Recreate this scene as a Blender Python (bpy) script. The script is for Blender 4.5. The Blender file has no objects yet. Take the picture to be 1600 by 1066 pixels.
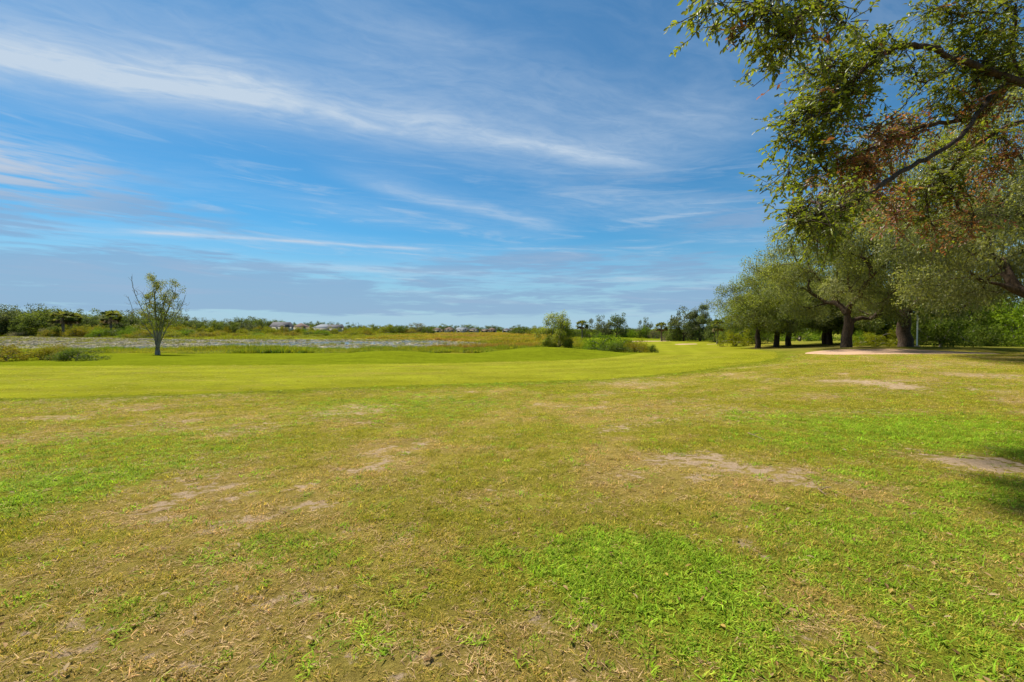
import bpy, math
import numpy as np
from mathutils import Vector

scene = bpy.context.scene
COL = scene.collection
RES = np.random.RandomState

# ------------------------------------------------------------------ camera
EYE = 1.6
FPX = 711.0                      # focal length in photo pixels (1600 wide)
PITCH = math.atan(19.0 / FPX)    # horizon sits at row 514
cam_d = bpy.data.cameras.new('camera')
cam_d.sensor_width = 36.0
cam_d.lens = 36.0 * FPX / 1600.0
cam_d.clip_start = 0.05
cam_d.clip_end = 20000
cam = bpy.data.objects.new('camera', cam_d)
cam.location = (0, 0, EYE)
cam.rotation_euler = (math.pi / 2 - PITCH, 0, 0)
COL.objects.link(cam)
scene.camera = cam

# ------------------------------------------------------------------ sun, sky, exposure
SUN_EL, SUN_AZ = math.radians(58), math.radians(-48)     # azimuth clockwise from +Y
SUN_DIR = Vector((math.sin(SUN_AZ) * math.cos(SUN_EL), math.cos(SUN_AZ) * math.cos(SUN_EL), math.sin(SUN_EL)))
sun_d = bpy.data.lights.new('sun', 'SUN')
sun_d.energy = 3.0
sun_d.angle = math.radians(6.0)
sun_d.color = (1.0, 0.95, 0.87)
sun = bpy.data.objects.new('sun', sun_d)
sun.rotation_euler = (-SUN_DIR).to_track_quat('-Z', 'Y').to_euler()
sun.location = (-20, -20, 40)
COL.objects.link(sun)

scene.view_settings.view_transform = 'Standard'
scene.view_settings.look = 'None'
scene.view_settings.gamma = 1.0
scene.view_settings.exposure = 1.6
scene.cycles.use_denoising = True
scene.cycles.max_bounces = 6
scene.cycles.transparent_max_bounces = 8
scene.cycles.sample_clamp_indirect = 6


class NB:
    """small helper to write shader node graphs"""
    def __init__(self, tree):
        self.t = tree
        self.n = tree.nodes
        self.l = tree.links

    def node(self, typ, **kw):
        nd = self.n.new(typ)
        for k, v in kw.items():
            setattr(nd, k, v)
        return nd

    def put(self, sock, v):
        if isinstance(v, bpy.types.NodeSocket):
            self.l.new(v, sock)
        elif v is not None:
            if sock.type in ('RGBA',) and len(v) == 3:
                v = (*v, 1)
            sock.default_value = v

    def m(self, op, a, b=None, c=None, clamp=False):
        nd = self.node('ShaderNodeMath', operation=op, use_clamp=clamp)
        for i, v in enumerate((a, b, c)):
            if v is not None:
                self.put(nd.inputs[i], v)
        return nd.outputs[0]

    def vm(self, op, a, b=None):
        nd = self.node('ShaderNodeVectorMath', operation=op)
        self.put(nd.inputs[0], a)
        if b is not None:
            self.put(nd.inputs[1], b)
        return nd.outputs[0]

    def xyz(self, x, y, z):
        nd = self.node('ShaderNodeCombineXYZ')
        for i, v in enumerate((x, y, z)):
            self.put(nd.inputs[i], v)
        return nd.outputs[0]

    def sep(self, v):
        nd = self.node('ShaderNodeSeparateXYZ')
        self.put(nd.inputs[0], v)
        return nd.outputs

    def noise(self, vec, scale, detail=4, rough=0.55, dist=0.0):
        nd = self.node('ShaderNodeTexNoise')
        if vec is not None:
            self.put(nd.inputs['Vector'], vec)
        nd.inputs['Scale'].default_value = scale
        nd.inputs['Detail'].default_value = detail
        nd.inputs['Roughness'].default_value = rough
        nd.inputs['Distortion'].default_value = dist
        return nd.outputs['Fac']

    def ss(self, v, lo, hi, tlo=0.0, thi=1.0):
        nd = self.node('ShaderNodeMapRange', interpolation_type='SMOOTHSTEP')
        self.put(nd.inputs[0], v)
        nd.inputs[1].default_value = lo
        nd.inputs[2].default_value = hi
        nd.inputs[3].default_value = tlo
        nd.inputs[4].default_value = thi
        return nd.outputs[0]

    def mix(self, f, a, b, blend='MIX'):
        nd = self.node('ShaderNodeMix', data_type='RGBA', blend_type=blend)
        self.put(nd.inputs[0], f)
        self.put(nd.inputs[6], a)
        self.put(nd.inputs[7], b)
        return nd.outputs[2]


world = bpy.data.worlds.new('World')
scene.world = world
world.use_nodes = True
world.node_tree.nodes.clear()
w = NB(world.node_tree)
sky = w.node('ShaderNodeTexSky', sky_type='NISHITA', sun_disc=False)
sky.sun_elevation = SUN_EL
sky.sun_rotation = SUN_AZ
sky.altitude = 20
sky.air_density = 1.0
sky.dust_density = 0.25
sky.ozone_density = 3.2
clear = w.mix(1.0, sky.outputs[0], (0.235, 0.585, 0.715), 'MULTIPLY')     # deep, polarised-looking blue
d = w.node('ShaderNodeTexCoord').outputs['Generated']
dx, dy, dz = w.sep(d)
zc = w.m('MAXIMUM', dz, 0.012)
pu = w.m('DIVIDE', dx, zc)
pv = w.m('DIVIDE', dy, zc)
# clouds live on a flat layer: (pu, pv) are plane coordinates in units of cloud height
P = w.xyz(pu, pv, 0.0)
TH = math.atan(0.41)
ct, st_ = math.cos(TH), math.sin(TH)
a0 = w.m('ADD', w.m('MULTIPLY', pu, ct), w.m('MULTIPLY', pv, st_))      # along the streaks
b0 = w.m('SUBTRACT', w.m('MULTIPLY', pv, ct), w.m('MULTIPLY', pu, st_))  # across
wob = w.noise(P, 0.9, 3, 0.5)
b1 = w.m('ADD', b0, w.m('MULTIPLY', w.m('SUBTRACT', wob, 0.5), 0.45))
AB = w.xyz(a0, b1, 0.0)
fib = w.noise(w.xyz(w.m('MULTIPLY', a0, 1.3), w.m('MULTIPLY', b1, 3.6), 0.0), 1.5, 8, 0.60, 0.9)
patch = w.noise(w.xyz(w.m('MULTIPLY', a0, 0.55), w.m('MULTIPLY', b0, 0.9), 3.7), 0.9, 4, 0.55)


def ab(px, py):
    u = (px - 800) / (514 - py)
    v = FPX / (514 - py)
    return u * ct + v * st_, v * ct - u * st_


def streak(p0, p1, w_low, w_hi, amp, f0=0.5, f1=0.5):
    """a cirrus band from photo pixel p0 to p1; w_low its sharp near side, w_hi the soft far side"""
    (sa, sb), (ea, eb) = ab(*p0), ab(*p1)
    k = (eb - sb) / (ea - sa)
    c = w.m('ADD', w.m('MULTIPLY', w.m('SUBTRACT', a0, sa), k), sb)
    off = w.m('SUBTRACT', b1, c)
    up = w.m('DIVIDE', w.m('MAXIMUM', off, 0.0), w_hi)
    lo = w.m('DIVIDE', w.m('MAXIMUM', w.m('MULTIPLY', off, -1.0), 0.0), w_low)
    q = w.m('ADD', up, lo)
    g = w.m('EXPONENT', w.m('MULTIPLY', w.m('MULTIPLY', q, q), -1.0))
    e = w.m('MULTIPLY', w.ss(a0, sa - f0, sa + f0), w.ss(a0, ea - f1, ea + f1, 1.0, 0.0))
    return w.m('MULTIPLY', w.m('MULTIPLY', g, e), amp)


def add(*vs):
    r = vs[0]
    for v in vs[1:]:
        r = w.m('ADD', r, v)
    return r


streaks = add(
    streak((-900, -15), (450, 158), 0.26, 0.13, 0.80, 0.5, 0.16),
    streak((-500, 40), (1040, 255), 0.60, 0.40, 0.46, 0.6, 0.5),
    streak((470, 172), (1010, 258), 0.14, 0.12, 0.42, 0.2, 0.45),
    streak((560, 285), (860, 358), 0.26, 0.14, 0.45, 0.35, 0.4),
    streak((470, 330), (860, 372), 0.4, 0.3, 0.16, 0.5, 0.5),
    streak((215, 362), (660, 390), 0.12, 0.12, 0.75, 0.25, 0.25),
    streak((-200, 340), (350, 372), 0.35, 0.25, 0.25, 0.6, 0.5),
    streak((380, 416), (760, 428), 0.55, 0.45, 0.42, 0.8, 0.9),
    streak((860, 300), (1100, 330), 0.20, 0.30, 0.22, 0.3, 0.4),
    streak((1000, 170), (1180, 210), 0.18, 0.30, 0.25, 0.3, 0.4),
    streak((560, 60), (760, 90), 0.10, 0.15, 0.20, 0.2, 0.2),
)
fib2 = w.noise(w.xyz(w.m('MULTIPLY', a0, 2.6), w.m('MULTIPLY', b1, 4.6), 2.0), 2.2, 8, 0.65, 1.2)
fibm = w.ss(w.m('ADD', w.m('MULTIPLY', fib, 0.62), w.m('MULTIPLY', fib2, 0.38)), 0.32, 0.72)
veil = w.m('MULTIPLY', w.ss(patch, 0.34, 0.78), w.m('ADD', w.m('MULTIPLY', fibm, 0.42), 0.16))
cir = w.m('ADD', w.m('MULTIPLY', streaks, w.m('ADD', w.m('MULTIPLY', fibm, 0.55), 0.55)), w.m('MULTIPLY', veil, 0.48), clamp=True)
cir = w.m('MULTIPLY', cir, w.ss(dz, 0.03, 0.10))
# low lavender-grey stratus banks, in azimuth / elevation
az = w.m('ARCTAN2', dx, dy)
el = w.m('ARCSINE', dz)
LOW = w.xyz(w.m('MULTIPLY', az, 3.0), w.m('MULTIPLY', el, 21.0), 5.0)
ln = w.noise(LOW, 1.15, 6, 0.55, 0.3)
ln2 = w.noise(w.xyz(w.m('MULTIPLY', az, 6.0), w.m('MULTIPLY', el, 60.0), 1.0), 1.4, 5, 0.6, 0.3)
band = w.m('MULTIPLY', w.ss(el, 0.008, 0.05), w.ss(el, 0.12, 0.30, 1.0, 0.0))


def blob(px, py, rx, ry, amp):
    ca, ce = math.atan2(px - 800, FPX), math.atan2(514 - py, math.hypot(FPX, px - 800))
    qx = w.m('DIVIDE', w.m('SUBTRACT', az, ca), rx / FPX)
    qy = w.m('DIVIDE', w.m('SUBTRACT', el, ce), ry / FPX)
    g = w.m('EXPONENT', w.m('MULTIPLY', w.m('ADD', w.m('MULTIPLY', qx, qx), w.m('MULTIPLY', qy, qy)), -1.0))
    return w.m('MULTIPLY', g, amp)


blobs = add(blob(60, 290, 120, 40, 0.32), blob(110, 395, 330, 45, 0.24), blob(120, 445, 330, 28, 0.30), blob(450, 462, 300, 22, 0.34),
            blob(900, 415, 170, 20, 0.34), blob(1080, 412, 120, 16, 0.24), blob(960, 466, 240, 22, 0.32), blob(1180, 330, 110, 45, 0.22),
            blob(640, 482, 160, 10, 0.24), blob(1000, 280, 220, 20, 0.14), blob(1150, 470, 160, 26, 0.22))
lnm = w.m('ADD', w.m('ADD', w.m('MULTIPLY', ln, 0.5), w.m('MULTIPLY', ln2, 0.5)), w.m('MULTIPLY', w.m('SUBTRACT', blobs, 0.22), 0.42))
lowd = w.m('MULTIPLY', w.ss(lnm, 0.45, 0.57), w.ss(w.m('ADD', blobs, w.m('MULTIPLY', band, 0.09)), 0.03, 0.26))
lowd = w.m('MULTIPLY', lowd, w.ss(el, 0.0, 0.03))
lowd = w.m('MULTIPLY', lowd, 0.66)
white = w.m('MULTIPLY', blob(10, 258, 80, 30, 0.85), w.ss(ln2, 0.30, 0.62))
hz = w.ss(el, -0.02, 0.22, 0.95, 0.0)       # pale air near the horizon
SKYV = 5.9
c0 = w.mix(hz, clear, (0.46 * SKYV, 0.66 * SKYV, 0.82 * SKYV))
c1 = w.mix(cir, c0, (0.60 * SKYV, 0.73 * SKYV, 0.88 * SKYV))
wisp = w.ss(w.noise(w.xyz(w.m('MULTIPLY', az, 3.2), w.m('MULTIPLY', w.m('ADD', el, w.m('MULTIPLY', az, 0.05)), 34.0), 9.0), 1.3, 7, 0.62, 0.6), 0.50, 0.74)
wisp = w.m('MULTIPLY', wisp, w.m('MULTIPLY', w.ss(el, 0.005, 0.06), w.ss(el, 0.20, 0.42, 0.55, 0.0)))
c1 = w.mix(wisp, c1, (0.58 * SKYV, 0.70 * SKYV, 0.84 * SKYV))
c2 = w.mix(lowd, c1, (0.27 * SKYV, 0.43 * SKYV, 0.67 * SKYV))
c3 = w.mix(white, c2, (0.60 * SKYV, 0.68 * SKYV, 0.80 * SKYV))
bg = w.node('ShaderNodeBackground')
w.put(bg.inputs[0], c3)
world.cycles.sampling_method = 'MANUAL'
world.cycles.sample_map_resolution = 512
bg.inputs[1].default_value = 0.0505
wo = w.node('ShaderNodeOutputWorld')
w.l.new(bg.outputs[0], wo.inputs[0])

# ------------------------------------------------------------------ helpers


def tag(o, label=None, cat=None, group=None, kind=None):
    if label:
        o['label'] = label
    if cat:
        o['category'] = cat
    if group:
        o['group'] = group
    if kind:
        o['kind'] = kind
    return o


def mesh_np(name, V, F, col=None, smooth=False, attrs=None, mats=None, mi=None):
    me = bpy.data.meshes.new(name)
    V = np.asarray(V, dtype=np.float32)
    if not isinstance(F, (list, tuple)):
        F = [F]
    F = [np.asarray(f, dtype=np.int32) for f in F if len(f)]
    me.vertices.add(len(V))
    me.vertices.foreach_set('co', V.ravel())
    if F:
        tot = np.concatenate([np.full(len(f), f.shape[1], dtype=np.int32) for f in F])
        idx = np.concatenate([f.ravel() for f in F])
        st = np.concatenate([[0], np.cumsum(tot)[:-1]]).astype(np.int32)
        me.loops.add(len(idx))
        me.loops.foreach_set('vertex_index', idx)
        me.polygons.add(len(tot))
        me.polygons.foreach_set('loop_start', st)
        me.polygons.foreach_set('loop_total', tot)
        if smooth:
            me.polygons.foreach_set('use_smooth', np.ones(len(tot), dtype=bool))
        if mi is not None:
            me.polygons.foreach_set('material_index', np.asarray(mi, dtype=np.int32))
    if col is not None:
        c = np.ones((len(V), 4), dtype=np.float32)
        c[:, :3] = col
        a = me.attributes.new('col', 'FLOAT_COLOR', 'POINT')
        a.data.foreach_set('color', c.ravel())
    for k, v in (attrs or {}).items():
        v = np.asarray(v, dtype=np.float32)
        if v.ndim == 1:
            a = me.attributes.new(k, 'FLOAT', 'POINT')
            a.data.foreach_set('value', v)
        else:
            a = me.attributes.new(k, 'FLOAT_VECTOR', 'POINT')
            a.data.foreach_set('vector', v.ravel())
    for m_ in (mats or []):
        me.materials.append(m_)
    me.update(calc_edges=True)
    return me


def obj(name, me, parent=None, loc=(0, 0, 0)):
    o = bpy.data.objects.new(name, me)
    COL.objects.link(o)
    o.location = loc
    if parent is not None:
        o.parent = parent
    return o


def empty(name, loc, rz=0.0):
    o = bpy.data.objects.new(name, None)
    o.empty_display_size = 0.3
    o.location = loc
    o.rotation_euler = (0, 0, rz)
    COL.objects.link(o)
    return o


def copy_thing(src, loc, rz, scl=1.0):
    c = src.copy()
    COL.objects.link(c)
    c.location = loc
    c.rotation_euler = (0, 0, rz)
    c.scale = (scl, scl, scl) if np.isscalar(scl) else scl
    for ch in src.children:
        k = ch.copy()
        COL.objects.link(k)
        k.parent = c
        for g in ch.children:
            q = g.copy()
            COL.objects.link(q)
            q.parent = k
    return c


# ---- value noise in numpy
def _hash(ix, iy, s):
    h = (ix.astype(np.int64) * 374761393 + iy.astype(np.int64) * 668265263 + s * 974711) & 0x7fffffff
    h = ((h ^ (h >> 13)) * 1274126177) & 0x7fffffff
    return ((h ^ (h >> 16)) & 0xffff) / 65535.0


def vnoise(x, y, s=0):
    x = np.asarray(x, float)
    y = np.asarray(y, float)
    ix, iy = np.floor(x), np.floor(y)
    fx, fy = x - ix, y - iy
    fx = fx * fx * (3 - 2 * fx)
    fy = fy * fy * (3 - 2 * fy)
    a, b = _hash(ix, iy, s), _hash(ix + 1, iy, s)
    c, d_ = _hash(ix, iy + 1, s), _hash(ix + 1, iy + 1, s)
    return (a * (1 - fx) + b * fx) * (1 - fy) + (c * (1 - fx) + d_ * fx) * fy


def fbm(x, y, s=0, oct=4):
    r, a, t = 0, 0.5, 0
    for i in range(oct):
        r = r + a * vnoise(x * 2 ** i + 17.3 * i, y * 2 ** i - 9.1 * i, s + i)
        t += a
        a *= 0.5
    return r / t


def sstep(v, lo, hi):
    t = np.clip((v - lo) / (hi - lo), 0, 1)
    return t * t * (3 - 2 * t)


# ------------------------------------------------------------------ terrain
WATER = -2.2
ZL_Y = [-80, 0, 4, 9, 14, 30, 42, 52, 60, 72, 80, 3200]
ZL_Z = [0.1, 0, -0.08, -0.32, -0.58, -0.92, -1.05, -1.32, -1.65, -2.0, -2.05, -2.05]
ZR_Y = [-80, 0, 10, 20, 30, 45, 80, 130, 300, 3200]
ZR_Z = [0.1, 0, -0.02, -0.08, -0.14, -0.28, -0.6, -1.15, -1.6, -1.9]
POND = np.array([(-260, 78), (-120, 79), (-60, 80), (-30, 82), (-14, 88), (-8, 97), (-2, 108), (-8, 120), (-24, 150),
                 (-45, 168), (-85, 166), (-130, 172), (-175, 195), (-240, 226), (-340, 240)], float)


def smooth_interp(y, ys, zs):
    r = 0
    for dd in (-3.0, -1.5, 0, 1.5, 3.0):
        r = r + np.interp(y + dd * np.clip(np.abs(y) / 15, 0.15, 4), ys, zs)
    return r / 5


def poly_sd(x, y, poly):
    """signed distance, negative inside"""
    x = np.asarray(x, float)
    y = np.asarray(y, float)
    dmin = np.full(x.shape, 1e9)
    inside = np.zeros(x.shape, bool)
    n = len(poly)
    for i in range(n):
        ax, ay = poly[i]
        bx, by = poly[(i + 1) % n]
        ex, ey = bx - ax, by - ay
        t = np.clip(((x - ax) * ex + (y - ay) * ey) / (ex * ex + ey * ey), 0, 1)
        dmin = np.minimum(dmin, np.hypot(x - ax - t * ex, y - ay - t * ey))
        cr = ((ay > y) != (by > y))
        with np.errstate(divide='ignore', invalid='ignore'):
            xi = ax + (y - ay) * ex / (ey if ey != 0 else 1e-9)
        inside ^= cr & (x < xi)
    return np.where(inside, -dmin, dmin)


def gau(x, y, cx, cy, sx, sy, h):
    return h * np.exp(-((x - cx) / sx) ** 2 - ((y - cy) / sy) ** 2)


def zterr(x, y):
    x = np.asarray(x, float)
    y = np.asarray(y, float)
    zl = smooth_interp(y, ZL_Y, ZL_Z)
    zr = smooth_interp(y, ZR_Y, ZR_Z)
    q = x - (19 + 0.62 * (y - 30))
    wdt = np.clip(np.abs(y) / 30, 0.6, 4)
    s = sstep(q / wdt, -14, 7)
    z = zl * (1 - s) + zr * s
    z = z + gau(x, y, -11.3, 41, 6.0, 4.2, 0.72) + gau(x, y, 3.0, 47, 6.2, 5.0, 0.92) + gau(x, y, 10.5, 50, 5.5, 5.0, 0.30)
    z = z + gau(x, y, 33, 146, 13, 9, 1.1) + gau(x, y, 45, 118, 10, 8, 0.3)
    z = z + gau(x, y, 28.5, 38.6, 9.5, 1.8, 0.27) + gau(x, y, 38, 38.5, 6.5, 1.8, 0.15) + gau(x, y, 31, 25, 6, 5, 0.10)
    z = z + gau(x, y, 44, 80, 14, 8, 0.5)
    # gentle unevenness
    z = z + (fbm(x / 7.0, y / 7.0, 3, 3) - 0.5) * 0.10 * sstep(np.hypot(x, y), 2, 20)
    near = np.exp(-(np.hypot(x, y) / 20) ** 2)
    z = z + (fbm(x / 1.1, y / 1.1, 8, 3) - 0.5) * 0.05 * near
    # pond basin
    far = y > 70
    sd = poly_sd(x, y, POND) + (fbm(x / 9.0, y / 9.0, 5, 3) - 0.5) * 9
    bas = sstep(sd, -6, 3)
    z = np.where(far, np.where(s < 0.5, -3.0 * (1 - bas) + z * bas, z), z)
    # marsh beyond: slightly hummocky
    z = z + np.where((y > 84) & (s < 0.3) & (sd > 0), (fbm(x / 14.0, y / 14.0, 11, 3) - 0.45) * 0.35, 0)
    return z


def ray(px, py):
    xc, yc = (px - 800) / FPX, (533 - py) / FPX
    ca, sa = math.cos(PITCH), math.sin(PITCH)
    v = np.array([xc, ca + yc * sa, -sa + yc * ca])
    return v / v[1]


def at(px, py, dist):
    """point on the pixel's ray at forward distance dist"""
    return np.array([0, 0, EYE]) + ray(px, py) * dist


_T = np.concatenate([np.arange(1.0, 40, 0.05), np.arange(40, 600, 0.5)])


def ground(px, py):
    r = ray(px, py)
    z = EYE + r[2] * _T
    t = zterr(r[0] * _T, _T)
    k = np.argmax(z < t)
    return np.array([r[0] * _T[k], _T[k], t[k]])


def on(px, dist):
    """ground point under pixel column px at forward distance dist"""
    x = (px - 800) / FPX * dist
    return np.array([x, dist, float(zterr(x, dist))])


# ---- graded grid
S0, H0 = 6.0, 0.26
tx = np.arange(-math.asinh(3000 / S0), math.asinh(3000 / S0), H0 / S0)
ty = np.arange(-math.asinh(70 / S0), math.asinh(3200 / S0), H0 / S0)
GX, GY = S0 * np.sinh(tx), S0 * np.sinh(ty)
XX, YY = np.meshgrid(GX, GY)
ZZ = zterr(XX, YY)


def gz(x, y):
    """height of the ground sheet itself (bilinear on its grid)"""
    x = np.asarray(x, float)
    y = np.asarray(y, float)
    i = np.clip(np.searchsorted(GX, x) - 1, 0, len(GX) - 2)
    j = np.clip(np.searchsorted(GY, y) - 1, 0, len(GY) - 2)
    fx = np.clip((x - GX[i]) / (GX[i + 1] - GX[i]), 0, 1)
    fy = np.clip((y - GY[j]) / (GY[j + 1] - GY[j]), 0, 1)
    return (ZZ[j, i] * (1 - fx) + ZZ[j, i + 1] * fx) * (1 - fy) + (ZZ[j + 1, i] * (1 - fx) + ZZ[j + 1, i + 1] * fx) * fy


# ---- lawn patches, measured in the photograph and laid onto the ground
LUSH = [(1000, 895, 135, 62, 1.3), (960, 860, 90, 30, 1.0), (1090, 960, 85, 45, 1.0), (1390, 835, 170, 42, 0.55), (1500, 940, 130, 70, 0.55),
        (1320, 885, 100, 30, 0.6), (1470, 672, 190, 28, 0.9), (1250, 690, 80, 18, 0.6), (1190, 655, 55, 10, 0.5),
        (50, 765, 110, 35, 0.85), (190, 705, 180, 40, 0.32), (640, 632, 130, 14, 0.35), (1390, 742, 90, 12, 0.5),
        (1540, 770, 110, 25, 0.5), (560, 1000, 60, 25, 0.35), (440, 860, 90, 22, 0.3), (1160, 1040, 120, 40, 0.6),
        (1550, 1040, 110, 50, 0.8), (780, 870, 40, 20, 0.5), (650, 590, 200, 8, 0.5), (230, 960, 50, 24, 0.3)]
BARE = [(1530, 728, 55, 16, 1.3), (1410, 713, 55, 6, 0.9), (1090, 718, 60, 14, 1.0), (1205, 738, 90, 12, 0.9), (1310, 756, 60, 6, 0.7),
        (1370, 600, 34, 10, 1.0), (1530, 586, 55, 6, 0.7), (1570, 612, 40, 8, 0.6), (560, 640, 55, 10, 0.9), (95, 652, 75, 5, 0.8),
        (650, 698, 22, 6, 0.8), (960, 668, 30, 7, 0.7), (300, 990, 20, 10, 0.8), (600, 915, 18, 9, 0.6), (500, 940, 40, 16, 0.5),
        (390, 805, 14, 8, 0.7), (460, 800, 14, 8, 0.7), (530, 830, 12, 10, 0.7), (110, 975, 60, 16, 0.6), (240, 850, 28, 10, 0.6),
        (1190, 862, 36, 16, 0.8), (1480, 888, 40, 8, 0.6), (780, 765, 40, 10, 0.4), (900, 780, 60, 12, 0.4), (690, 1020, 60, 18, 0.5),
        (870, 985, 40, 22, 0.5), (330, 880, 60, 16, 0.4), (520, 1010, 60, 14, 0.4), (1000, 600, 80, 4, 0.6), (1120, 640, 50, 5, 0.5),
        (640, 665, 25, 4, 0.5), (990, 745, 40, 8, 0.5), (1230, 970, 40, 16, 0.5)]


def to_ell(lst):
    r = []
    for (cx, cy, rx, ry, a) in lst:
        c = ground(cx, cy)
        n, f = ground(cx, cy + ry), ground(cx, cy - ry)
        r.append((c[0], c[1], rx * c[1] / FPX, abs(f[1] - n[1]) / 2, a))
    return r


LUSH_E, BARE_E = to_ell(LUSH), to_ell(BARE)


def ell_mask(x, y, es):
    wx = x + (fbm(x * 1.3, y * 1.3, 21, 3) - 0.5) * 0.5 * np.clip(y / 5, 0.5, 3)
    wy = y + (fbm(x * 1.3, y * 1.3, 31, 3) - 0.5) * 0.5 * np.clip(y / 5, 0.5, 3)
    r = np.zeros(np.shape(x))
    for (cx, cy, rx, ry, a) in es:
        q = ((wx - cx) / rx) ** 2 * 0.7 + ((wy - cy) / ry) ** 2 * 0.7
        r = np.maximum(r, a * np.exp(-(q / 1.1) ** 2))
    return r


# fairway edges (world metres)
NE = np.array([(-120, -6), (-70, 3), (-40, 9.0), (-15.4, 13.9), (-7.2, 17.0), (2.9, 20.6), (10.1, 24.2), (18, 31), (24.5, 43), (32, 62), (42, 88), (52, 118)], float)
FE = np.array([(-120, 27), (-75, 29.5), (-40, 30.5), (-20, 31.2), (-9.4, 32.6), (2.0, 36.0), (9.0, 41), (14.5, 50), (17.5, 62), (22, 80), (27, 100), (32, 122)], float)


def spline(P_, n):
    P_ = np.asarray(P_, float)
    t = np.concatenate([[0], np.cumsum(np.hypot(*np.diff(P_, axis=0).T))])
    t /= t[-1]
    out = []
    Q = np.vstack([2 * P_[0] - P_[1], P_, 2 * P_[-1] - P_[-2]])
    for u in np.linspace(0, len(P_) - 1 - 1e-6, n):
        i = int(u)
        f = u - i
        p0, p1, p2, p3 = Q[i], Q[i + 1], Q[i + 2], Q[i + 3]
        out.append(0.5 * (2 * p1 + (p2 - p0) * f + (2 * p0 - 5 * p1 + 4 * p2 - p3) * f * f + (3 * p1 - p0 - 3 * p2 + p3) * f ** 3))
    return np.array(out)


NES, FES = spline(NE, 221), spline(FE, 221)
FAIR_POLY = np.vstack([NES[::4], FES[::-4]])
BUNK = [(28.7, 34.0, 6.1, 3.5, 0.06, 7), (38.6, 127, 6.5, 5.5, 0.05, 9), (37.2, 97, 2.2, 3.4, 0.05, 11), (40.2, 88, 2.0, 2.4, 0.05, 12)]


def bunk_pts(b, n=72):
    cx, cy, rx, ry, tilt, sd = b
    r = RES(sd)
    th = np.linspace(0, 2 * np.pi, n, endpoint=False)
    k = 1 + sum(r.uniform(-0.07, 0.07) * np.cos(i * th + r.uniform(0, 6)) for i in (2, 3, 4, 5))
    return np.stack([cx + rx * k * np.cos(th), cy + ry * k * np.sin(th)], 1)


BPTS = [bunk_pts(b) for b in BUNK]

C_OLIVE = np.array((0.225, 0.198, 0.026))
C_DRY = np.array((0.300, 0.215, 0.060))
C_LUSH = np.array((0.170, 0.200, 0.014))
C_SAND = np.array((0.40, 0.295, 0.175))
C_ROUGH = np.array((0.125, 0.148, 0.006))
C_EDGE = np.array((0.170, 0.172, 0.010))
C_FAIR = np.array((0.190, 0.188, 0.014))
C_BAND = np.array((0.130, 0.155, 0.007))


def lerp(a, b, t):
    t = np.asarray(t)[..., None]
    return a * (1 - t) + b * t


def lawn_masks(x, y):
    lush = ell_mask(x, y, LUSH_E)
    bare = ell_mask(x, y, BARE_E)
    n = fbm(x / 1.6, y / 1.6, 41, 4)
    n2 = fbm(x / 0.45, y / 0.45, 51, 3)
    dist = np.hypot(x, y)
    dry = sstep(n * 0.6 + n2 * 0.4 + 0.10 * (1 - sstep(dist, 3, 9)), 0.42, 0.68)
    dry = dry * (1 - np.clip(lush, 0, 1))
    # smaller bare freckles where it is dry
    fre = sstep(fbm(x / 0.28, y / 0.28, 61, 3) * 0.55 + n * 0.45, 0.60, 0.72) * dry
    wide = sstep(fbm(x / 2.4, y / 1.5, 67, 4), 0.50, 0.72) * 0.5
    bare = np.clip(np.maximum(bare, np.maximum(fre * 0.95, wide)), 0, 1.2) * (1 - 0.7 * np.clip(lush, 0, 1))
    return np.clip(lush, 0, 1), np.clip(bare, 0, 1), dry


def ground_colour(x, y):
    lush, bare, dry = lawn_masks(x, y)
    greenish = sstep(np.hypot(x, y), 5, 16) * 0.4 + sstep(fbm(x / 3.3, y / 3.3, 71, 3), 0.4, 0.7) * 0.35
    c = lerp(C_OLIVE, C_EDGE, np.clip(greenish, 0, 1))
    c = lerp(c, C_DRY, dry * 0.75)
    c = lerp(c, C_LUSH, lush)
    c = lerp(c, C_DRY, bare * 0.6)
    # band of greener rough just along the fairway
    sdf = poly_sd(x, y, FAIR_POLY)
    c = lerp(c, C_BAND, np.exp(-(np.maximum(sdf, 0) / 1.5) ** 2) * 0.85)
    # beyond the fairway: greener mounds
    sr = sstep(x - (19 + 0.62 * (y - 30)), -8, 4)
    far = sstep(y - np.interp(x, FES[:, 0], FES[:, 1]), -1, 0.5) * (1 - sr)
    c = lerp(c, C_ROUGH * (0.92 + 0.3 * fbm(x / 5, y / 2.5, 81, 3))[..., None], far)
    # ground under the oaks on the right: duller, with darker brown round spots
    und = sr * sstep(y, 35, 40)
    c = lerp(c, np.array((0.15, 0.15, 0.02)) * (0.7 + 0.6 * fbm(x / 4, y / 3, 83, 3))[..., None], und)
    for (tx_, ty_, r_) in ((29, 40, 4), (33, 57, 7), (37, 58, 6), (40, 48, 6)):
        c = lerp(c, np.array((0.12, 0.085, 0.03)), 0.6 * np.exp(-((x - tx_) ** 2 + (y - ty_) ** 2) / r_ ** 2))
    # marsh
    mr = sstep(y, 56, 70) * (1 - sstep(x - 0.13 * y, -3, 4))
    n = fbm(x / 30, y / 16, 91, 4)
    n2 = fbm(x / 9, y / 5, 95, 3)
    tgreen = np.array((0.165, 0.175, 0.008))
    gold = np.array((0.23, 0.175, 0.018))
    rust = np.array((0.235, 0.135, 0.042))
    mc = lerp(gold, tgreen, sstep(n * 0.7 + n2 * 0.3 + np.where(x < -60, 0.12, -0.08), 0.40, 0.58))
    mc = lerp(mc, rust, sstep(fbm(x / 22, y / 12, 99, 3), 0.5, 0.66) * sstep(x, -90, -30) * 0.8)
    mc = lerp(mc, np.array((0.125, 0.16, 0.008)), sstep(y, 395, 420) * sstep(x, -90, -60))
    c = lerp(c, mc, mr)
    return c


mats = {}


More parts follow.
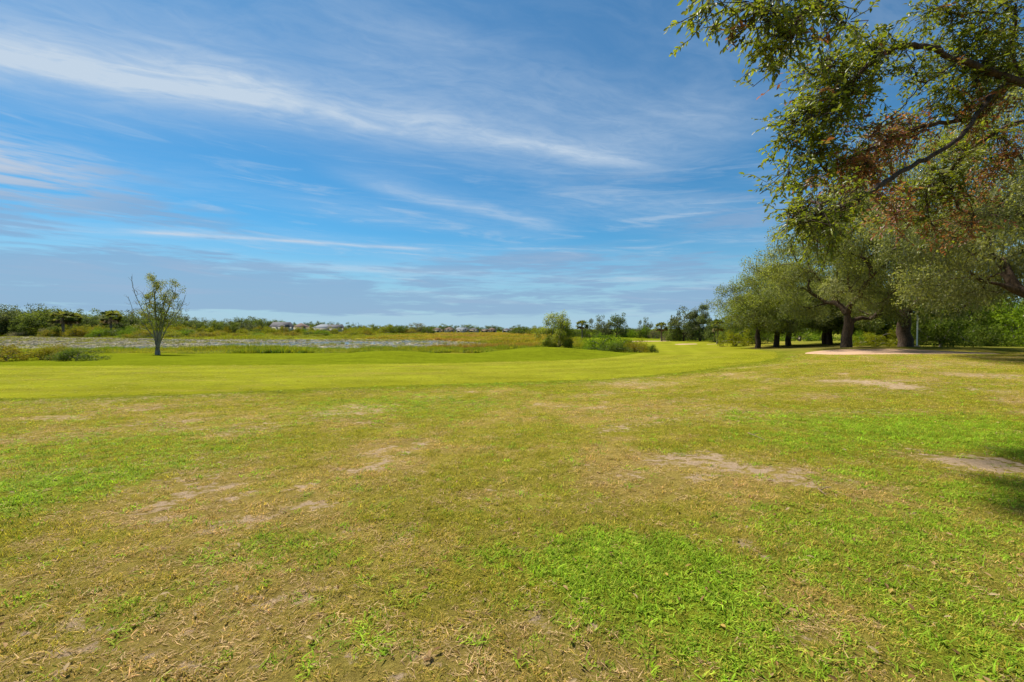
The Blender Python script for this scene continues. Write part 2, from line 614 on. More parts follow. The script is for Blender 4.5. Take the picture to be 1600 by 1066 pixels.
def attr_col(nb, typ='GEOMETRY', name='col'):
    a = nb.node('ShaderNodeAttribute')
    a.attribute_type = typ
    a.attribute_name = name
    return a.outputs['Color']


def new_mat(name):
    m_ = bpy.data.materials.new(name)
    m_.use_nodes = True
    m_.node_tree.nodes.clear()
    nb = NB(m_.node_tree)
    out = nb.node('ShaderNodeOutputMaterial')
    mats[name] = m_
    return m_, nb, out


def principled(nb, col, rough=0.8, spec=0.2, normal=None, **kw):
    p = nb.node('ShaderNodeBsdfPrincipled')
    nb.put(p.inputs['Base Color'], col)
    nb.put(p.inputs['Roughness'], rough)
    p.inputs['Specular IOR Level'].default_value = spec
    if normal is not None:
        nb.put(p.inputs['Normal'], normal)
    for k, v in kw.items():
        nb.put(p.inputs[k], v)
    return p.outputs[0]


def bump(nb, h, strength=0.4, dist=0.03):
    b = nb.node('ShaderNodeBump')
    nb.put(b.inputs['Height'], h)
    b.inputs['Strength'].default_value = strength
    b.inputs['Distance'].default_value = dist
    return b.outputs[0]


# ground material: vertex colour + fine thatch / blade mottling
m_, nb, out = new_mat('lawn_ground')
pos = nb.node('ShaderNodeNewGeometry').outputs['Position']
base = attr_col(nb)
f1 = nb.noise(pos, 70, 6, 0.75)
f2 = nb.noise(pos, 11, 4, 0.65)
f3 = nb.noise(pos, 1.7, 3, 0.6)
stx = nb.noise(nb.vm('MULTIPLY', pos, (0.25, 1.0, 1.0)), 1.1, 4, 0.6)
k = nb.m('ADD', nb.m('ADD', nb.m('MULTIPLY', f1, 0.75), nb.m('MULTIPLY', f2, 0.45)), nb.m('ADD', nb.m('MULTIPLY', f3, 0.3), nb.m('MULTIPLY', stx, 0.3)))
k = nb.ss(k, 0.58, 1.22, 0.48, 1.45)
c = nb.mix(1.0, base, nb.xyz(k, k, k), 'MULTIPLY')
straw = nb.ss(nb.noise(pos, 24, 4, 0.7), 0.55, 0.75, 0.0, 0.35)
c = nb.mix(straw, c, (0.24, 0.17, 0.06))
ba = nb.node('ShaderNodeAttribute')
ba.attribute_name = 'bare'
bn = nb.m('ADD', nb.m('MULTIPLY', nb.noise(nb.vm('MULTIPLY', pos, (0.7, 1.0, 1.0)), 8.0, 6, 0.7), 0.75), nb.m('MULTIPLY', f2, 0.45))
bm = nb.ss(nb.m('ADD', nb.m('MULTIPLY', ba.outputs['Fac'], 0.93), nb.m('MULTIPLY', nb.m('SUBTRACT', bn, 0.62), 4.0)), 0.38, 0.80)
sandc = nb.mix(nb.ss(f1, 0.35, 0.7), (0.34, 0.235, 0.14), (0.50, 0.37, 0.235))
c = nb.mix(nb.m('MULTIPLY', bm, nb.ss(ba.outputs['Fac'], 0.02, 0.12)), c, sandc)
h = nb.m('ADD', f1, nb.m('MULTIPLY', f2, 1.2))
nb.l.new(principled(nb, c, 1.0, 0.0, bump(nb, h, 0.9, 0.05)), out.inputs[0])

ny, nx = XX.shape
V = np.stack([XX.ravel(), YY.ravel(), ZZ.ravel()], 1)
ii = (np.arange(ny - 1)[:, None] * nx + np.arange(nx - 1)[None, :]).ravel()
F = np.stack([ii, ii + 1, ii + nx + 1, ii + nx], 1)
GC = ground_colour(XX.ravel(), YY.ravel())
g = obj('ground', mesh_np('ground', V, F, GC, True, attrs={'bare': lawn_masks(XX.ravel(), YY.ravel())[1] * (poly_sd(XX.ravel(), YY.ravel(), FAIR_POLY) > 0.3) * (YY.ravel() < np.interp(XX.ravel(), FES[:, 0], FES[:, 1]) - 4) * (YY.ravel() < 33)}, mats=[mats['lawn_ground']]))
tag(g, 'patchy olive and straw coloured lawn running down towards the fairway', 'ground', kind='structure')

# ---- fairway
m_, nb, out = new_mat('fairway_turf')
pos = nb.node('ShaderNodeNewGeometry').outputs['Position']
base = attr_col(nb)
f1 = nb.noise(pos, 22, 6, 0.8)
f2 = nb.noise(nb.vm('MULTIPLY', pos, (0.35, 1.0, 1.0)), 0.9, 8, 0.72)
f3 = nb.noise(pos, 0.25, 4, 0.6)
k = nb.ss(nb.m('ADD', nb.m('ADD', nb.m('MULTIPLY', f1, 0.4), nb.m('MULTIPLY', f2, 0.6)), nb.m('MULTIPLY', f3, 0.5)), 0.45, 1.05, 0.66, 1.30)
c = nb.mix(1.0, base, nb.xyz(k, k, k), 'MULTIPLY')
thin = nb.ss(nb.m('ADD', nb.noise(nb.vm('MULTIPLY', pos, (0.3, 1.0, 1.0)), 0.55, 5, 0.65), nb.m('MULTIPLY', f1, 0.15)), 0.60, 0.80, 0.0, 0.6)
c = nb.mix(thin, c, (0.23, 0.175, 0.04))
nb.l.new(principled(nb, c, 1.0, 0.0, bump(nb, f1, 0.7, 0.04)), out.inputs[0])
NS = 40
su = np.linspace(0, 1, NS)
A = np.stack([NES[:, None, :] * (1 - su)[None, :, None] + FES[:, None, :] * su[None, :, None]], 0)[0]
fx_, fy_ = A[..., 0], A[..., 1]
edge_j = (fbm(fx_ / 1.2, fy_ / 1.2, 5, 3) - 0.5) * 0.9
wgt = np.where((su < 0.02), 1.0, 0.0)[None, :]
fy_ = fy_ + edge_j * wgt
fz_ = gz(fx_, fy_) + 0.022
fz_[:, 0] -= 0.03
fz_[:, -1] -= 0.03
stripe = 0.5 + 0.5 * np.tanh(3 * np.sin(su[None, :] * 2 * np.pi * 4.5 + 0.6)) * np.ones((len(NES), 1))
fc = lerp(C_FAIR * 0.90, C_FAIR * 1.10, stripe * 0.8)
fc = lerp(fc, np.array((0.158, 0.180, 0.012)), fbm(fx_ / 8, fy_ / 4, 111, 3) * 0.6)
fc = lerp(fc, C_EDGE * 0.95, np.clip(1 - (su[None, :] * 17 + (fbm(fx_ / 2.5, fy_ / 2.5, 131, 3) - 0.5) * 4) / np.interp(fx_, [0, 14, 24], [2.4, 6.0, 8.0]), 0, 1) ** 0.8)
ns, nt = fx_.shape[1], fx_.shape[0]
V = np.stack([fx_.ravel(), fy_.ravel(), fz_.ravel()], 1)
ii = (np.arange(nt - 1)[:, None] * ns + np.arange(ns - 1)[None, :]).ravel()
F = np.stack([ii, ii + ns, ii + ns + 1, ii + 1], 1)
fo = obj('fairway', mesh_np('fairway', V, F, fc.reshape(-1, 3), True, mats=[mats['fairway_turf']]))
tag(fo, 'closely mown bright yellow green fairway curving away to the right', 'fairway', kind='structure')

# ---- bunkers
m_, nb, out = new_mat('bunker_sand')
pos = nb.node('ShaderNodeNewGeometry').outputs['Position']
f1 = nb.noise(pos, 14, 5, 0.65)
f2 = nb.noise(pos, 0.8, 4, 0.6)
c = nb.mix(nb.ss(f2, 0.35, 0.7), (0.43, 0.285, 0.185), (0.36, 0.225, 0.14))
c = nb.mix(nb.ss(f1, 0.4, 0.75, 0.0, 0.4), c, (0.34, 0.22, 0.12))
nb.l.new(principled(nb, c, 0.95, 0.1, bump(nb, f1, 0.5, 0.04)), out.inputs[0])
BL = ['long pink tinged sand bunker in front of the big oaks', 'far sand bunker cut into the distant mound', 'small sand bunker right of the far mound, below the distant oaks', 'smallest sand strip nearest the tall palm beside the oaks']
for bi, (b, pts) in enumerate(zip(BUNK, BPTS)):
    cx, cy = b[0], b[1]
    rings = np.linspace(0.02, 1.0, 12)
    V = []
    for r_ in rings:
        p = np.array([cx, cy]) + (pts - np.array([cx, cy])) * r_
        dep = 0.05 if bi == 0 else 0.06
        V.append(np.stack([p[:, 0], p[:, 1], gz(p[:, 0], p[:, 1]) + dep - (0.06 if r_ == 1 else 0)], 1))
    V = np.vstack(V)
    n = len(pts)
    F = []
    for i in range(len(rings) - 1):
        a = np.arange(n) + i * n
        bb = (np.arange(n) + 1) % n + i * n
        F.append(np.stack([a, a + n, bb + n, bb], 1))
    F = np.vstack(F)[:, ::-1]
    me = mesh_np('sand_bunker', V, [F, np.arange(n)[None, :]], None, True, mats=[mats['bunker_sand']])
    tag(obj('sand_bunker', me), BL[bi], 'sand bunker', 'sand bunkers', kind='structure')

# ---- pond
m_, nb, out = new_mat('pond_water')
pos = nb.node('ShaderNodeNewGeometry').outputs['Position']
f1 = nb.noise(nb.vm('MULTIPLY', pos, (0.6, 1.0, 1.0)), 1.5, 3, 0.5)
nb.l.new(principled(nb, (0.035, 0.04, 0.03), 0.12, 0.5, bump(nb, f1, 0.12, 0.02)), out.inputs[0])
V = np.array([(-420, 72, WATER), (40, 72, WATER), (40, 260, WATER), (-420, 260, WATER)], float)
po = obj('pond', mesh_np('pond', V, np.array([[0, 1, 2, 3]]), mats=[mats['pond_water']]))
tag(po, 'shallow still pond with pale lily pads behind the grassy bank', 'pond', kind='structure')

# ------------------------------------------------------------------ plant materials


def leaf_mat(name, trans=0.35, rough=0.55, spec=0.25, var=0.25, attr='GEOMETRY', tint=None):
    m_, nb, out = new_mat(name)
    c = attr_col(nb, attr, 'col' if attr == 'GEOMETRY' else 'tint')
    if attr != 'GEOMETRY':
        c = nb.mix(1.0, c, attr_col(nb, 'GEOMETRY', 'col'), 'MULTIPLY')
    if tint:
        c = nb.mix(1.0, c, tint, 'MULTIPLY')
    d_ = principled(nb, c, rough, spec)
    t = nb.node('ShaderNodeBsdfTranslucent')
    nb.put(t.inputs[0], nb.mix(1.0, c, (1.15, 1.2, 0.6), 'MULTIPLY'))
    mx = nb.node('ShaderNodeMixShader')
    mx.inputs[0].default_value = trans
    nb.l.new(d_, mx.inputs[1])
    nb.l.new(t.outputs[0], mx.inputs[2])
    nb.l.new(mx.outputs[0], out.inputs[0])
    return m_


def bark_mat(name, a, b, scale=6.0):
    m_, nb, out = new_mat(name)
    tc = nb.node('ShaderNodeTexCoord').outputs['Object']
    v = nb.vm('MULTIPLY', tc, (1.0, 1.0, 0.22))
    f = nb.noise(v, scale * 2.2, 6, 0.7, 0.4)
    f2 = nb.noise(tc, scale * 0.35, 4, 0.6)
    c = nb.mix(nb.ss(f, 0.35, 0.65), a, b)
    c = nb.mix(nb.ss(f2, 0.45, 0.7, 0.0, 0.35), c, tuple(0.6 * q + 0.03 for q in b))
    nb.l.new(principled(nb, c, 0.9, 0.15, bump(nb, f, 0.8, 0.05)), out.inputs[0])
    return m_


M_LEAF = leaf_mat('oak_leaf', 0.52, tint=(1.10, 1.16, 1.0))
M_NEAR = leaf_mat('glossy_leaf', 0.52, 0.42, 0.4, tint=(1.15, 1.15, 1.0))
M_FAR = leaf_mat('distant_leaf', 0.42, 0.75, 0.1)
M_BLADE = leaf_mat('grass_blade', 0.45, 0.7, 0.08, attr='INSTANCER')
M_BARK = bark_mat('oak_bark', (0.036, 0.023, 0.015), (0.105, 0.068, 0.043))
M_GREYBARK = bark_mat('grey_bark', (0.13, 0.11, 0.085), (0.33, 0.29, 0.23), 5)
M_TWIG = bark_mat('twig_bark', (0.17, 0.11, 0.06), (0.34, 0.24, 0.14), 8)
M_PALMBARK = bark_mat('palm_bark', (0.12, 0.09, 0.06), (0.24, 0.20, 0.15), 4)

# ------------------------------------------------------------------ plant geometry


def unit(v):
    return v / np.maximum(np.linalg.norm(v, axis=-1, keepdims=True), 1e-9)


def tubes(chains, sides=6):
    """chains: list of (pts (n,3), radii (n,)); returns verts, quads"""
    Vs, Fs, off = [], [], 0
    th = np.linspace(0, 2 * np.pi, sides, endpoint=False)
    for P_, R_ in chains:
        P_ = np.asarray(P_, float)
        n = len(P_)
        if n < 2:
            continue
        T = np.gradient(P_, axis=0)
        T = unit(T)
        ref = np.where(np.abs(T[:, 2:3]) > 0.9, np.array([[1.0, 0, 0]]), np.array([[0, 0, 1.0]]))
        ref = ref[n // 2][None, :]
        A_ = unit(np.cross(np.repeat(ref, n, 0), T))
        B_ = np.cross(T, A_)
        ring = P_[:, None, :] + (A_[:, None, :] * np.cos(th)[None, :, None] + B_[:, None, :] * np.sin(th)[None, :, None]) * np.asarray(R_)[:, None, None]
        Vs.append(ring.reshape(-1, 3))
        i = np.arange(n - 1)[:, None] * sides
        j = np.arange(sides)[None, :]
        j2 = (j + 1) % sides
        f = np.stack([i + j, i + j2, i + sides + j2, i + sides + j], -1).reshape(-1, 4) + off
        Fs.append(f)
        off += n * sides
    return np.vstack(Vs), np.vstack(Fs)


def leaf_quads(C, D, N_, L, W):
    """kite-shaped leaves: base C, direction D, normal N_, length L, width W"""
    D = unit(D)
    S = unit(np.cross(D, N_))
    U = np.cross(S, D)
    L = np.asarray(L)[:, None]
    W = np.asarray(W)[:, None]
    p0 = C
    p1 = C + D * L * 0.45 + S * W * 0.5 + U * L * 0.06
    p2 = C + D * L
    p3 = C + D * L * 0.45 - S * W * 0.5 + U * L * 0.06
    V = np.stack([p0, p1, p2, p3], 1).reshape(-1, 3)
    F = np.arange(len(C) * 4).reshape(-1, 4)
    return V, F


def leaf_folded(C, D, N_, L, W):
    """six-point leaf folded along its midrib, with drooping tip"""
    D = unit(D)
    S = unit(np.cross(D, N_))
    U = np.cross(S, D)
    L = np.asarray(L)[:, None]
    W = np.asarray(W)[:, None]
    b = C
    m1 = C + D * L * 0.5
    t = C + D * L - U * L * 0.12
    l1, r1 = C + D * L * 0.35 + S * W * 0.5 + U * W * 0.18, C + D * L * 0.35 - S * W * 0.5 + U * W * 0.18
    l2, r2 = C + D * L * 0.72 + S * W * 0.36 + U * W * 0.10, C + D * L * 0.72 - S * W * 0.36 + U * W * 0.10
    V = np.stack([b, l1, l2, t, r2, r1, m1], 1).reshape(-1, 3)
    k = np.arange(len(C))[:, None] * 7
    F = np.concatenate([k + np.array([[0, 6, 2, 1]]), k + np.array([[6, 3, 2, 2]])[:, :4] * 1], 0)[:len(C)]
    F4 = np.concatenate([k + np.array([[0, 6, 2, 1]]), k + np.array([[0, 5, 4, 6]])], 0)
    F3 = np.concatenate([k + np.array([[6, 3, 2]]), k + np.array([[6, 4, 3]])], 0)
    return V, [F4, F3]


def rnd_dirs(r, n):
    return unit(r.normal(size=(n, 3)))


def skeleton(base, top, clumps, r, step=0.5, trunk_pts=None, pen=0.35, sag=0.12, pre=()):
    """greedy branching from a trunk to every clump; returns node positions, parents, chains"""
    if trunk_pts is None:
        n = max(3, int(np.linalg.norm(top - base) / step) + 1)
        u = np.linspace(0, 1, n)[:, None]
        trunk_pts = base + (top - base) * u
        trunk_pts[1:-1, :2] += r.normal(0, 0.04, (n - 2, 2)) * np.linalg.norm(top - base)
    pos = [p for p in trunk_pts]
    par = list(range(-1, len(pos) - 1))
    plen = list(np.concatenate([[0], np.cumsum(np.linalg.norm(np.diff(trunk_pts, axis=0), axis=1))]))
    lo = max(1, int(len(pos) * 0.55))
    chains = [list(range(len(pos)))]
    fork = trunk_pts[-1]
    for pl in pre:
        PA = np.array(pos)
        i = int(np.argmin(np.linalg.norm(PA - pl[0], axis=1)))
        ch, prev = [i], i
        for p in pl:
            pos.append(np.asarray(p, float))
            par.append(prev)
            plen.append(plen[prev] + np.linalg.norm(pos[-1] - pos[prev]))
            prev = len(pos) - 1
            ch.append(prev)
        chains.append(ch)
    order = np.argsort([np.linalg.norm(c - fork) for c in clumps])
    tips = {}
    for ci in order:
        c = clumps[ci]
        PA = np.array(pos)
        dist = np.linalg.norm(PA - c, axis=1)
        cost = dist + pen * np.array(plen)
        cost[:lo] = 1e9
        i = int(np.argmin(cost))
        p0 = PA[i]
        L = dist[i]
        n = max(2, int(L / step) + 1)
        back = PA[par[i]] if par[i] >= 0 else p0 - np.array([0, 0, 1.0])
        d0 = unit(p0 - back)
        mid = p0 + d0 * L * 0.35 + (c - p0) * 0.22 + r.normal(0, 0.06, 3) * L + np.array([0, 0, sag * L])
        u = np.linspace(0, 1, n + 1)[1:, None]
        q = (1 - u) ** 2 * p0 + 2 * u * (1 - u) * mid + u * u * c
        ch = [i]
        prev = i
        for p in q:
            pos.append(p)
            par.append(prev)
            plen.append(plen[prev] + np.linalg.norm(p - PA[prev] if prev < len(PA) else p - pos[prev]))
            prev = len(pos) - 1
            ch.append(prev)
        chains.append(ch)
        tips[int(ci)] = prev
    return np.array(pos), par, chains, tips


def radii_from(par, tips, r_tip, r_base, flare=0):
    n = len(par)
    cnt = np.zeros(n)
    for t in tips.values():
        cnt[t] += 1
    for i in range(n - 1, 0, -1):
        cnt[par[i]] += cnt[i]
    cnt = np.maximum(cnt, 1)
    p = math.log(r_base / r_tip) / math.log(max(cnt[0], 2))
    return r_tip * cnt ** p


def wood_mesh(name, pos, chains, rad, mat, sides=7, rmin=0.0, flare=1.6, trunk_n=0):
    out = []
    for k, ch in enumerate(chains):
        rr = rad[ch].copy()
        if k > 0:
            rr[0] = min(rr[0], rr[1] * 1.35)
        if rr[1:].max() < rmin:
            continue
        pp = pos[ch].copy()
        if k == 0 and flare:
            hh = pp[:, 2] - pp[0, 2]
            rr = rr * (1 + (flare - 1) * np.exp(-hh / (2.2 * rr[0])))
            pp = np.vstack([pp[:1] - np.array([[0, 0, 0.35]]), pp])
            rr = np.concatenate([rr[:1] * 1.1, rr])
        rr[-1] *= 0.6
        out.append((pp, rr))
    V, F = tubes(out, sides)
    return mesh_np(name, V, F, None, True, mats=[mat])


def crown_leaves(clumps, crad, n_per, size, r, cols, squash=0.7, aspect=0.5, up=0.35, centre=None, moss=0.0, hang=0.0, cmix=None):
    """leaf kites round each clump centre; colours picked per leaf and per clump"""
    Cs, Ds, Ns, Ls, Ws, K = [], [], [], [], [], []
    cols = np.asarray(cols)
    for i, c in enumerate(clumps):
        rr = crad[i] if np.ndim(crad) else crad
        n = int(n_per[i] if np.ndim(n_per) else n_per)
        off = rnd_dirs(r, n) * (r.uniform(0, 1, (n, 1)) ** 0.45) * rr
        off[:, 2] *= squash
        off[:, 2] -= hang * np.hypot(off[:, 0], off[:, 1])
        D = rnd_dirs(r, n) + unit(off) * 0.7 + np.array([0, 0, -0.25])
        N_ = rnd_dirs(r, n) * 0.9 + np.array([0, 0, up * 2]) + unit(off) * 0.5
        s = size * r.uniform(0.65, 1.35, n)
        kc = (r.randint(len(cols)) if cmix is None else cmix[i])
        pick = np.where(r.uniform(size=n) < 0.65, kc, r.randint(0, len(cols), n))
        col = cols[pick] * r.uniform(0.75, 1.28, (n, 1))
        if moss > 0:
            mm = (r.uniform(size=n) < moss) & (off[:, 2] < 0.2 * rr)
            D[mm] = np.array([0, 0, -1.0]) + r.normal(0, 0.15, (mm.sum(), 3))
            s[mm] *= r.uniform(1.4, 2.6, mm.sum())
            col[mm] = np.array((0.15, 0.15, 0.10)) * r.uniform(0.8, 1.2, (mm.sum(), 1))
        Cs.append(c + off)
        Ds.append(D)
        Ns.append(N_)
        Ls.append(s)
        ww_ = s * aspect * r.uniform(0.8, 1.2, n)
        if moss > 0:
            ww_[mm] = s[mm] * 0.13
        Ws.append(ww_)
        K.append(col)
    C, D, N_ = np.vstack(Cs), np.vstack(Ds), np.vstack(Ns)
    V, F = leaf_quads(C, D, N_, np.concatenate(Ls), np.concatenate(Ws))
    return V, F, np.repeat(np.vstack(K), 4, 0)


def envelope(r, n, rx, ry, z0, z1, flat=0.5, bumps=0.22, inner=0.35, skirt=0.0):
    """clump centres in a domed, lumpy crown between heights z0 and z1"""
    out = []
    ph = r.uniform(0, 6, 6)
    while len(out) < n:
        d_ = rnd_dirs(r, 1)[0]
        if d_[2] < -flat:
            continue
        a = math.atan2(d_[1], d_[0])
        k = 1 + bumps * (0.5 * math.sin(2 * a + ph[0]) + 0.4 * math.sin(3 * a + ph[1]) + 0.4 * math.sin(5 * a + ph[2] + 3 * d_[2]) + 0.3 * math.sin(7 * d_[2] + ph[3] + 2 * a))
        rad = k * (1 - inner * r.uniform() ** 1.6)
        zc = z0 + (z1 - z0) * 0.36
        hz_ = (z1 - zc) if d_[2] > 0 else (zc - z0) / max(flat, 0.2)
        out.append((rx * d_[0] * rad, ry * d_[1] * rad, zc + hz_ * d_[2] * (rad if d_[2] > 0 else 1)))
    return np.array(out)


OAK_C = [(0.125, 0.138, 0.032), (0.165, 0.172, 0.042), (0.205, 0.200, 0.080), (0.210, 0.205, 0.032), (0.225, 0.215, 0.100)]
OAK_G = [(0.120, 0.150, 0.020), (0.175, 0.190, 0.022), (0.225, 0.220, 0.030), (0.135, 0.140, 0.042)]


def make_tree(name, seed, clumps, fork, n_per, crad, size, cols, trunk_r, mat_l=None, mat_b=None, r_tip=0.012, moss=0.0,
              step=0.6, sides=7, rmin=0.0, parent=None, squash=0.7, flare=1.5, lean=(0, 0), pen=0.35, hang=0.0, aspect=0.5, up=0.35, cmix=None):
    r = RES(seed)
    base = np.array([0, 0, 0.0])
    top = np.array([lean[0], lean[1], fork])
    pos, par, chains, tips = skeleton(base, top, clumps, r, step, pen=pen)
    rad = radii_from(par, tips, r_tip, trunk_r)
    wood = wood_mesh(name + '_trunk', pos, chains, rad, mat_b or M_BARK, sides, rmin, flare)
    V, F, K = crown_leaves(clumps, crad, n_per, size, r, cols, squash, aspect, up, moss=moss, hang=hang, cmix=cmix)
    crown = mesh_np(name + '_crown', V, F, K, False, mats=[mat_l or M_LEAF])
    return wood, crown


def plant(name, meshes, loc, label, cat, group=None, rz=0.0, scl=1.0, parts=('trunk', 'crown')):
    e = empty(name, loc, rz)
    e.scale = (scl, scl, scl) if np.isscalar(scl) else scl
    for me, pn in zip(meshes, parts):
        obj(pn, me, e)
    tag(e, label, cat, group)
    return e


# ------------------------------------------------------------------ the oaks on the right


def oak_mesh(seed, n, rx, ry, z0, z1, fork, tr, n_per=110, size=0.17, moss=0.12, cols=OAK_C, flat=0.5, lean=(0, 0), crad=0.75, bough=1.5, nb_=None):
    """crown built as separate leafy boughs, each a lumpy dome of leaf clumps"""
    r = RES(seed)
    nb_ = nb_ or max(10, n // 6)
    bc = envelope(r, nb_ * 3, rx - bough * 0.5, ry - bough * 0.5, z0 + 0.5, z1 - bough * 0.4, flat, 0.25, 0.55)
    keep = [0]
    for i in range(1, len(bc)):                      # spread the boughs apart
        if len(keep) < nb_ and np.min(np.linalg.norm(bc[keep] - bc[i], axis=1)) > bough * 0.85:
            keep.append(i)
    for i in range(len(bc)):
        if len(keep) < nb_ and i not in keep:
            keep.append(i)
    bc = bc[keep]
    cl, cm, ctr_ = [], [], []
    per = max(3, n // len(bc))
    for q in bc:
        k = r.randint(len(cols))
        bs = bough * r.uniform(0.7, 1.3)
        for _ in range(per):
            d_ = rnd_dirs(r, 1)[0]
            d_[2] = d_[2] if d_[2] > -0.45 else -0.6 * d_[2]
            cl.append(q + d_ * np.array([1, 1, 0.85]) * bs * r.uniform(0.65, 1.05))
            cm.append(k if r.uniform() < 0.75 else r.randint(len(cols)))
    cl = np.array(cl)
    cr = r.uniform(0.6, 1.3, len(cl)) * crad
    return make_tree('oak', seed + 1, cl, fork, (n_per * (cr / crad) ** 2).astype(int), cr, size, cols, tr, moss=moss, step=0.7, rmin=0.012, lean=lean, hang=0.3, flare=1.2,
                     cmix=cm, up=0.4, squash=0.8)


oakA = oak_mesh(101, 390, 7.0, 6.4, 2.0, 12.4, 2.7, 0.35, n_per=270, size=0.125, moss=0.18, crad=0.80, bough=1.5, flat=0.8)
oakB = oak_mesh(202, 440, 8.0, 7.4, 2.4, 15.6, 3.6, 0.50, n_per=270, size=0.135, moss=0.16, crad=0.88, bough=1.7, flat=0.8)
oakD = oak_mesh(303, 260, 5.8, 5.6, 1.6, 10.2, 2.3, 0.31, n_per=190, size=0.15, flat=0.8, moss=0.06, cols=OAK_G + OAK_C[:2], crad=0.85)
oakE = oak_mesh(404, 280, 6.2, 6.0, 1.7, 11.2, 2.3, 0.31, n_per=190, size=0.15, flat=0.8, moss=0.10, cols=OAK_C + OAK_G[:2], crad=0.85)

OG = 'oaks beside the fairway'
plant('oak_tree', oakA, on(1323, 39.3), 'spreading live oak whose dark trunk stands at the left end of the bunker', 'tree', OG, 0.4, 1.1)
plant('oak_tree', oakB, on(1415, 44.5), 'broad trunked live oak right behind the white post', 'tree', OG, 1.9, 1.1)
plant('oak_tree', oakD, on(1184, 60), 'oak with sunny left edge, leftmost of the row of trunks along the fairway', 'tree', OG, 0.3)
plant('oak_tree', oakE, on(1213, 62.5), 'second trunk from the left in the row of oaks along the fairway', 'tree', OG, 2.2, 1.08)
plant('oak_tree', oakD, on(1232, 65), 'thin trunked oak, third from the left in the row along the fairway', 'tree', OG, 3.9, 1.12)
plant('oak_tree', oakE, on(1297, 63), 'shaded oak seen in the gap just left of the big bunker oak', 'tree', OG, 5.1, 1.05)
plant('oak_tree', oakE, on(1291, 66), 'tallest oak of the row, rising behind the shaded oak left of the bunker oak', 'tree', OG, 0.9, 1.5)
oakC = oak_mesh(505, 540, 9.2, 8.2, 2.8, 14.6, 4.0, 0.50, n_per=300, size=0.135, moss=0.22, bough=1.6, flat=0.75, cols=[(0.185, 0.18, 0.08), (0.145, 0.148, 0.055), (0.21, 0.195, 0.105), (0.24, 0.225, 0.065)], crad=0.95)
plant('oak_tree', oakC, (29.6, 24.5, float(zterr(29.6, 24.5))), 'grey green mossy oak reaching in from the right edge above the bunker', 'tree', OG, 0.8, 1.08)
# woodland behind the oaks
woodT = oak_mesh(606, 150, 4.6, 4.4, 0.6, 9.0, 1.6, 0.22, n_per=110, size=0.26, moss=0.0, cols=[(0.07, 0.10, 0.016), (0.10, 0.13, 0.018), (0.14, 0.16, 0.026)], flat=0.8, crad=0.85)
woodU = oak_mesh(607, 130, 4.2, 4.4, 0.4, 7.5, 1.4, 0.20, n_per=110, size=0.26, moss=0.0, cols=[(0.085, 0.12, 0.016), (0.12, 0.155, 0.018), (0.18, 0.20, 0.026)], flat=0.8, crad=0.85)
rr_ = RES(9)
WL = 'dark woodland tree filling the shade behind the bunker oaks'
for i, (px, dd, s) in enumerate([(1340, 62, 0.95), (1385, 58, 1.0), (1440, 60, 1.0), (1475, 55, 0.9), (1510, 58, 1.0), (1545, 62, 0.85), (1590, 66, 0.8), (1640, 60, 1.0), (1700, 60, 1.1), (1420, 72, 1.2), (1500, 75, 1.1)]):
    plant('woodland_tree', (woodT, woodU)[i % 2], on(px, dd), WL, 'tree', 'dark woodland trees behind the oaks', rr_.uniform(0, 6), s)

# ------------------------------------------------------------------ shrubs


def shrub_mesh(seed, n, rx, ry, h, n_per, size, cols, crad, mat=None, stems=True, aspect=0.4, up=0.2):
    r = RES(seed)
    dd_ = rnd_dirs(r, n)
    dd_[:, 2] = np.abs(dd_[:, 2])
    az_ = np.arctan2(dd_[:, 1], dd_[:, 0])
    ph_ = r.uniform(0, 6, 3)
    k_ = (1 + 0.22 * np.sin(2 * az_ + ph_[0]) * 0.6 + 0.22 * np.sin(3 * az_ + ph_[1] + 2 * dd_[:, 2]) + 0.15 * np.sin(5 * az_ + ph_[2])) * (1 - 0.45 * r.uniform(size=n) ** 1.5)
    cl = np.stack([rx * dd_[:, 0] * k_, ry * dd_[:, 1] * k_, h * (0.07 + 0.86 * dd_[:, 2] * k_)], 1)
    wood, crown = make_tree('shrub', seed, cl, 0.12 * h, n_per, crad, size, cols, 0.05 * h ** 0.6, mat_l=mat or M_FAR, mat_b=M_GREYBARK,
                            r_tip=0.01, step=0.35 * max(h / 2, 0.6), sides=5, squash=0.85, flare=1.2, rmin=0.012, aspect=aspect, up=up)
    return wood, crown


YG = [(0.22, 0.225, 0.010), (0.265, 0.25, 0.012), (0.165, 0.185, 0.012)]
GOLD = [(0.23, 0.175, 0.014), (0.27, 0.205, 0.018), (0.185, 0.175, 0.014)]
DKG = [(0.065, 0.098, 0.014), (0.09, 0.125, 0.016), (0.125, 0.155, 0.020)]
BRG = [(0.155, 0.225, 0.014), (0.20, 0.265, 0.018), (0.115, 0.18, 0.012)]
GREYT = [(0.20, 0.17, 0.115), (0.155, 0.14, 0.09), (0.165, 0.16, 0.07)]

shY = shrub_mesh(1, 60, 1.0, 1.0, 1.0, 80, 0.075, YG, 0.24)
shGo = shrub_mesh(2, 60, 1.0, 1.0, 1.0, 80, 0.075, GOLD, 0.24)
shD = shrub_mesh(3, 60, 1.0, 1.0, 1.0, 80, 0.08, DKG, 0.24)
shB = shrub_mesh(4, 64, 1.0, 1.0, 1.0, 90, 0.075, BRG, 0.24)
shG = shrub_mesh(5, 60, 1.0, 1.0, 1.0, 70, 0.075, GREYT, 0.24)


def shrub(kind, px, dist, wpx, hm, label, cat='shrub', group=None, rz=None, name='shrub', deep=0.8):
    p = on(px, dist)
    wx = wpx / 2 / FPX * dist
    return plant(name, kind, p, label, cat, group, rz if rz is not None else RES(int(px * 7 + dist)).uniform(-0.3, 0.3), (wx / 1.1, wx * deep / 1.1, hm), ('stem', 'foliage'))


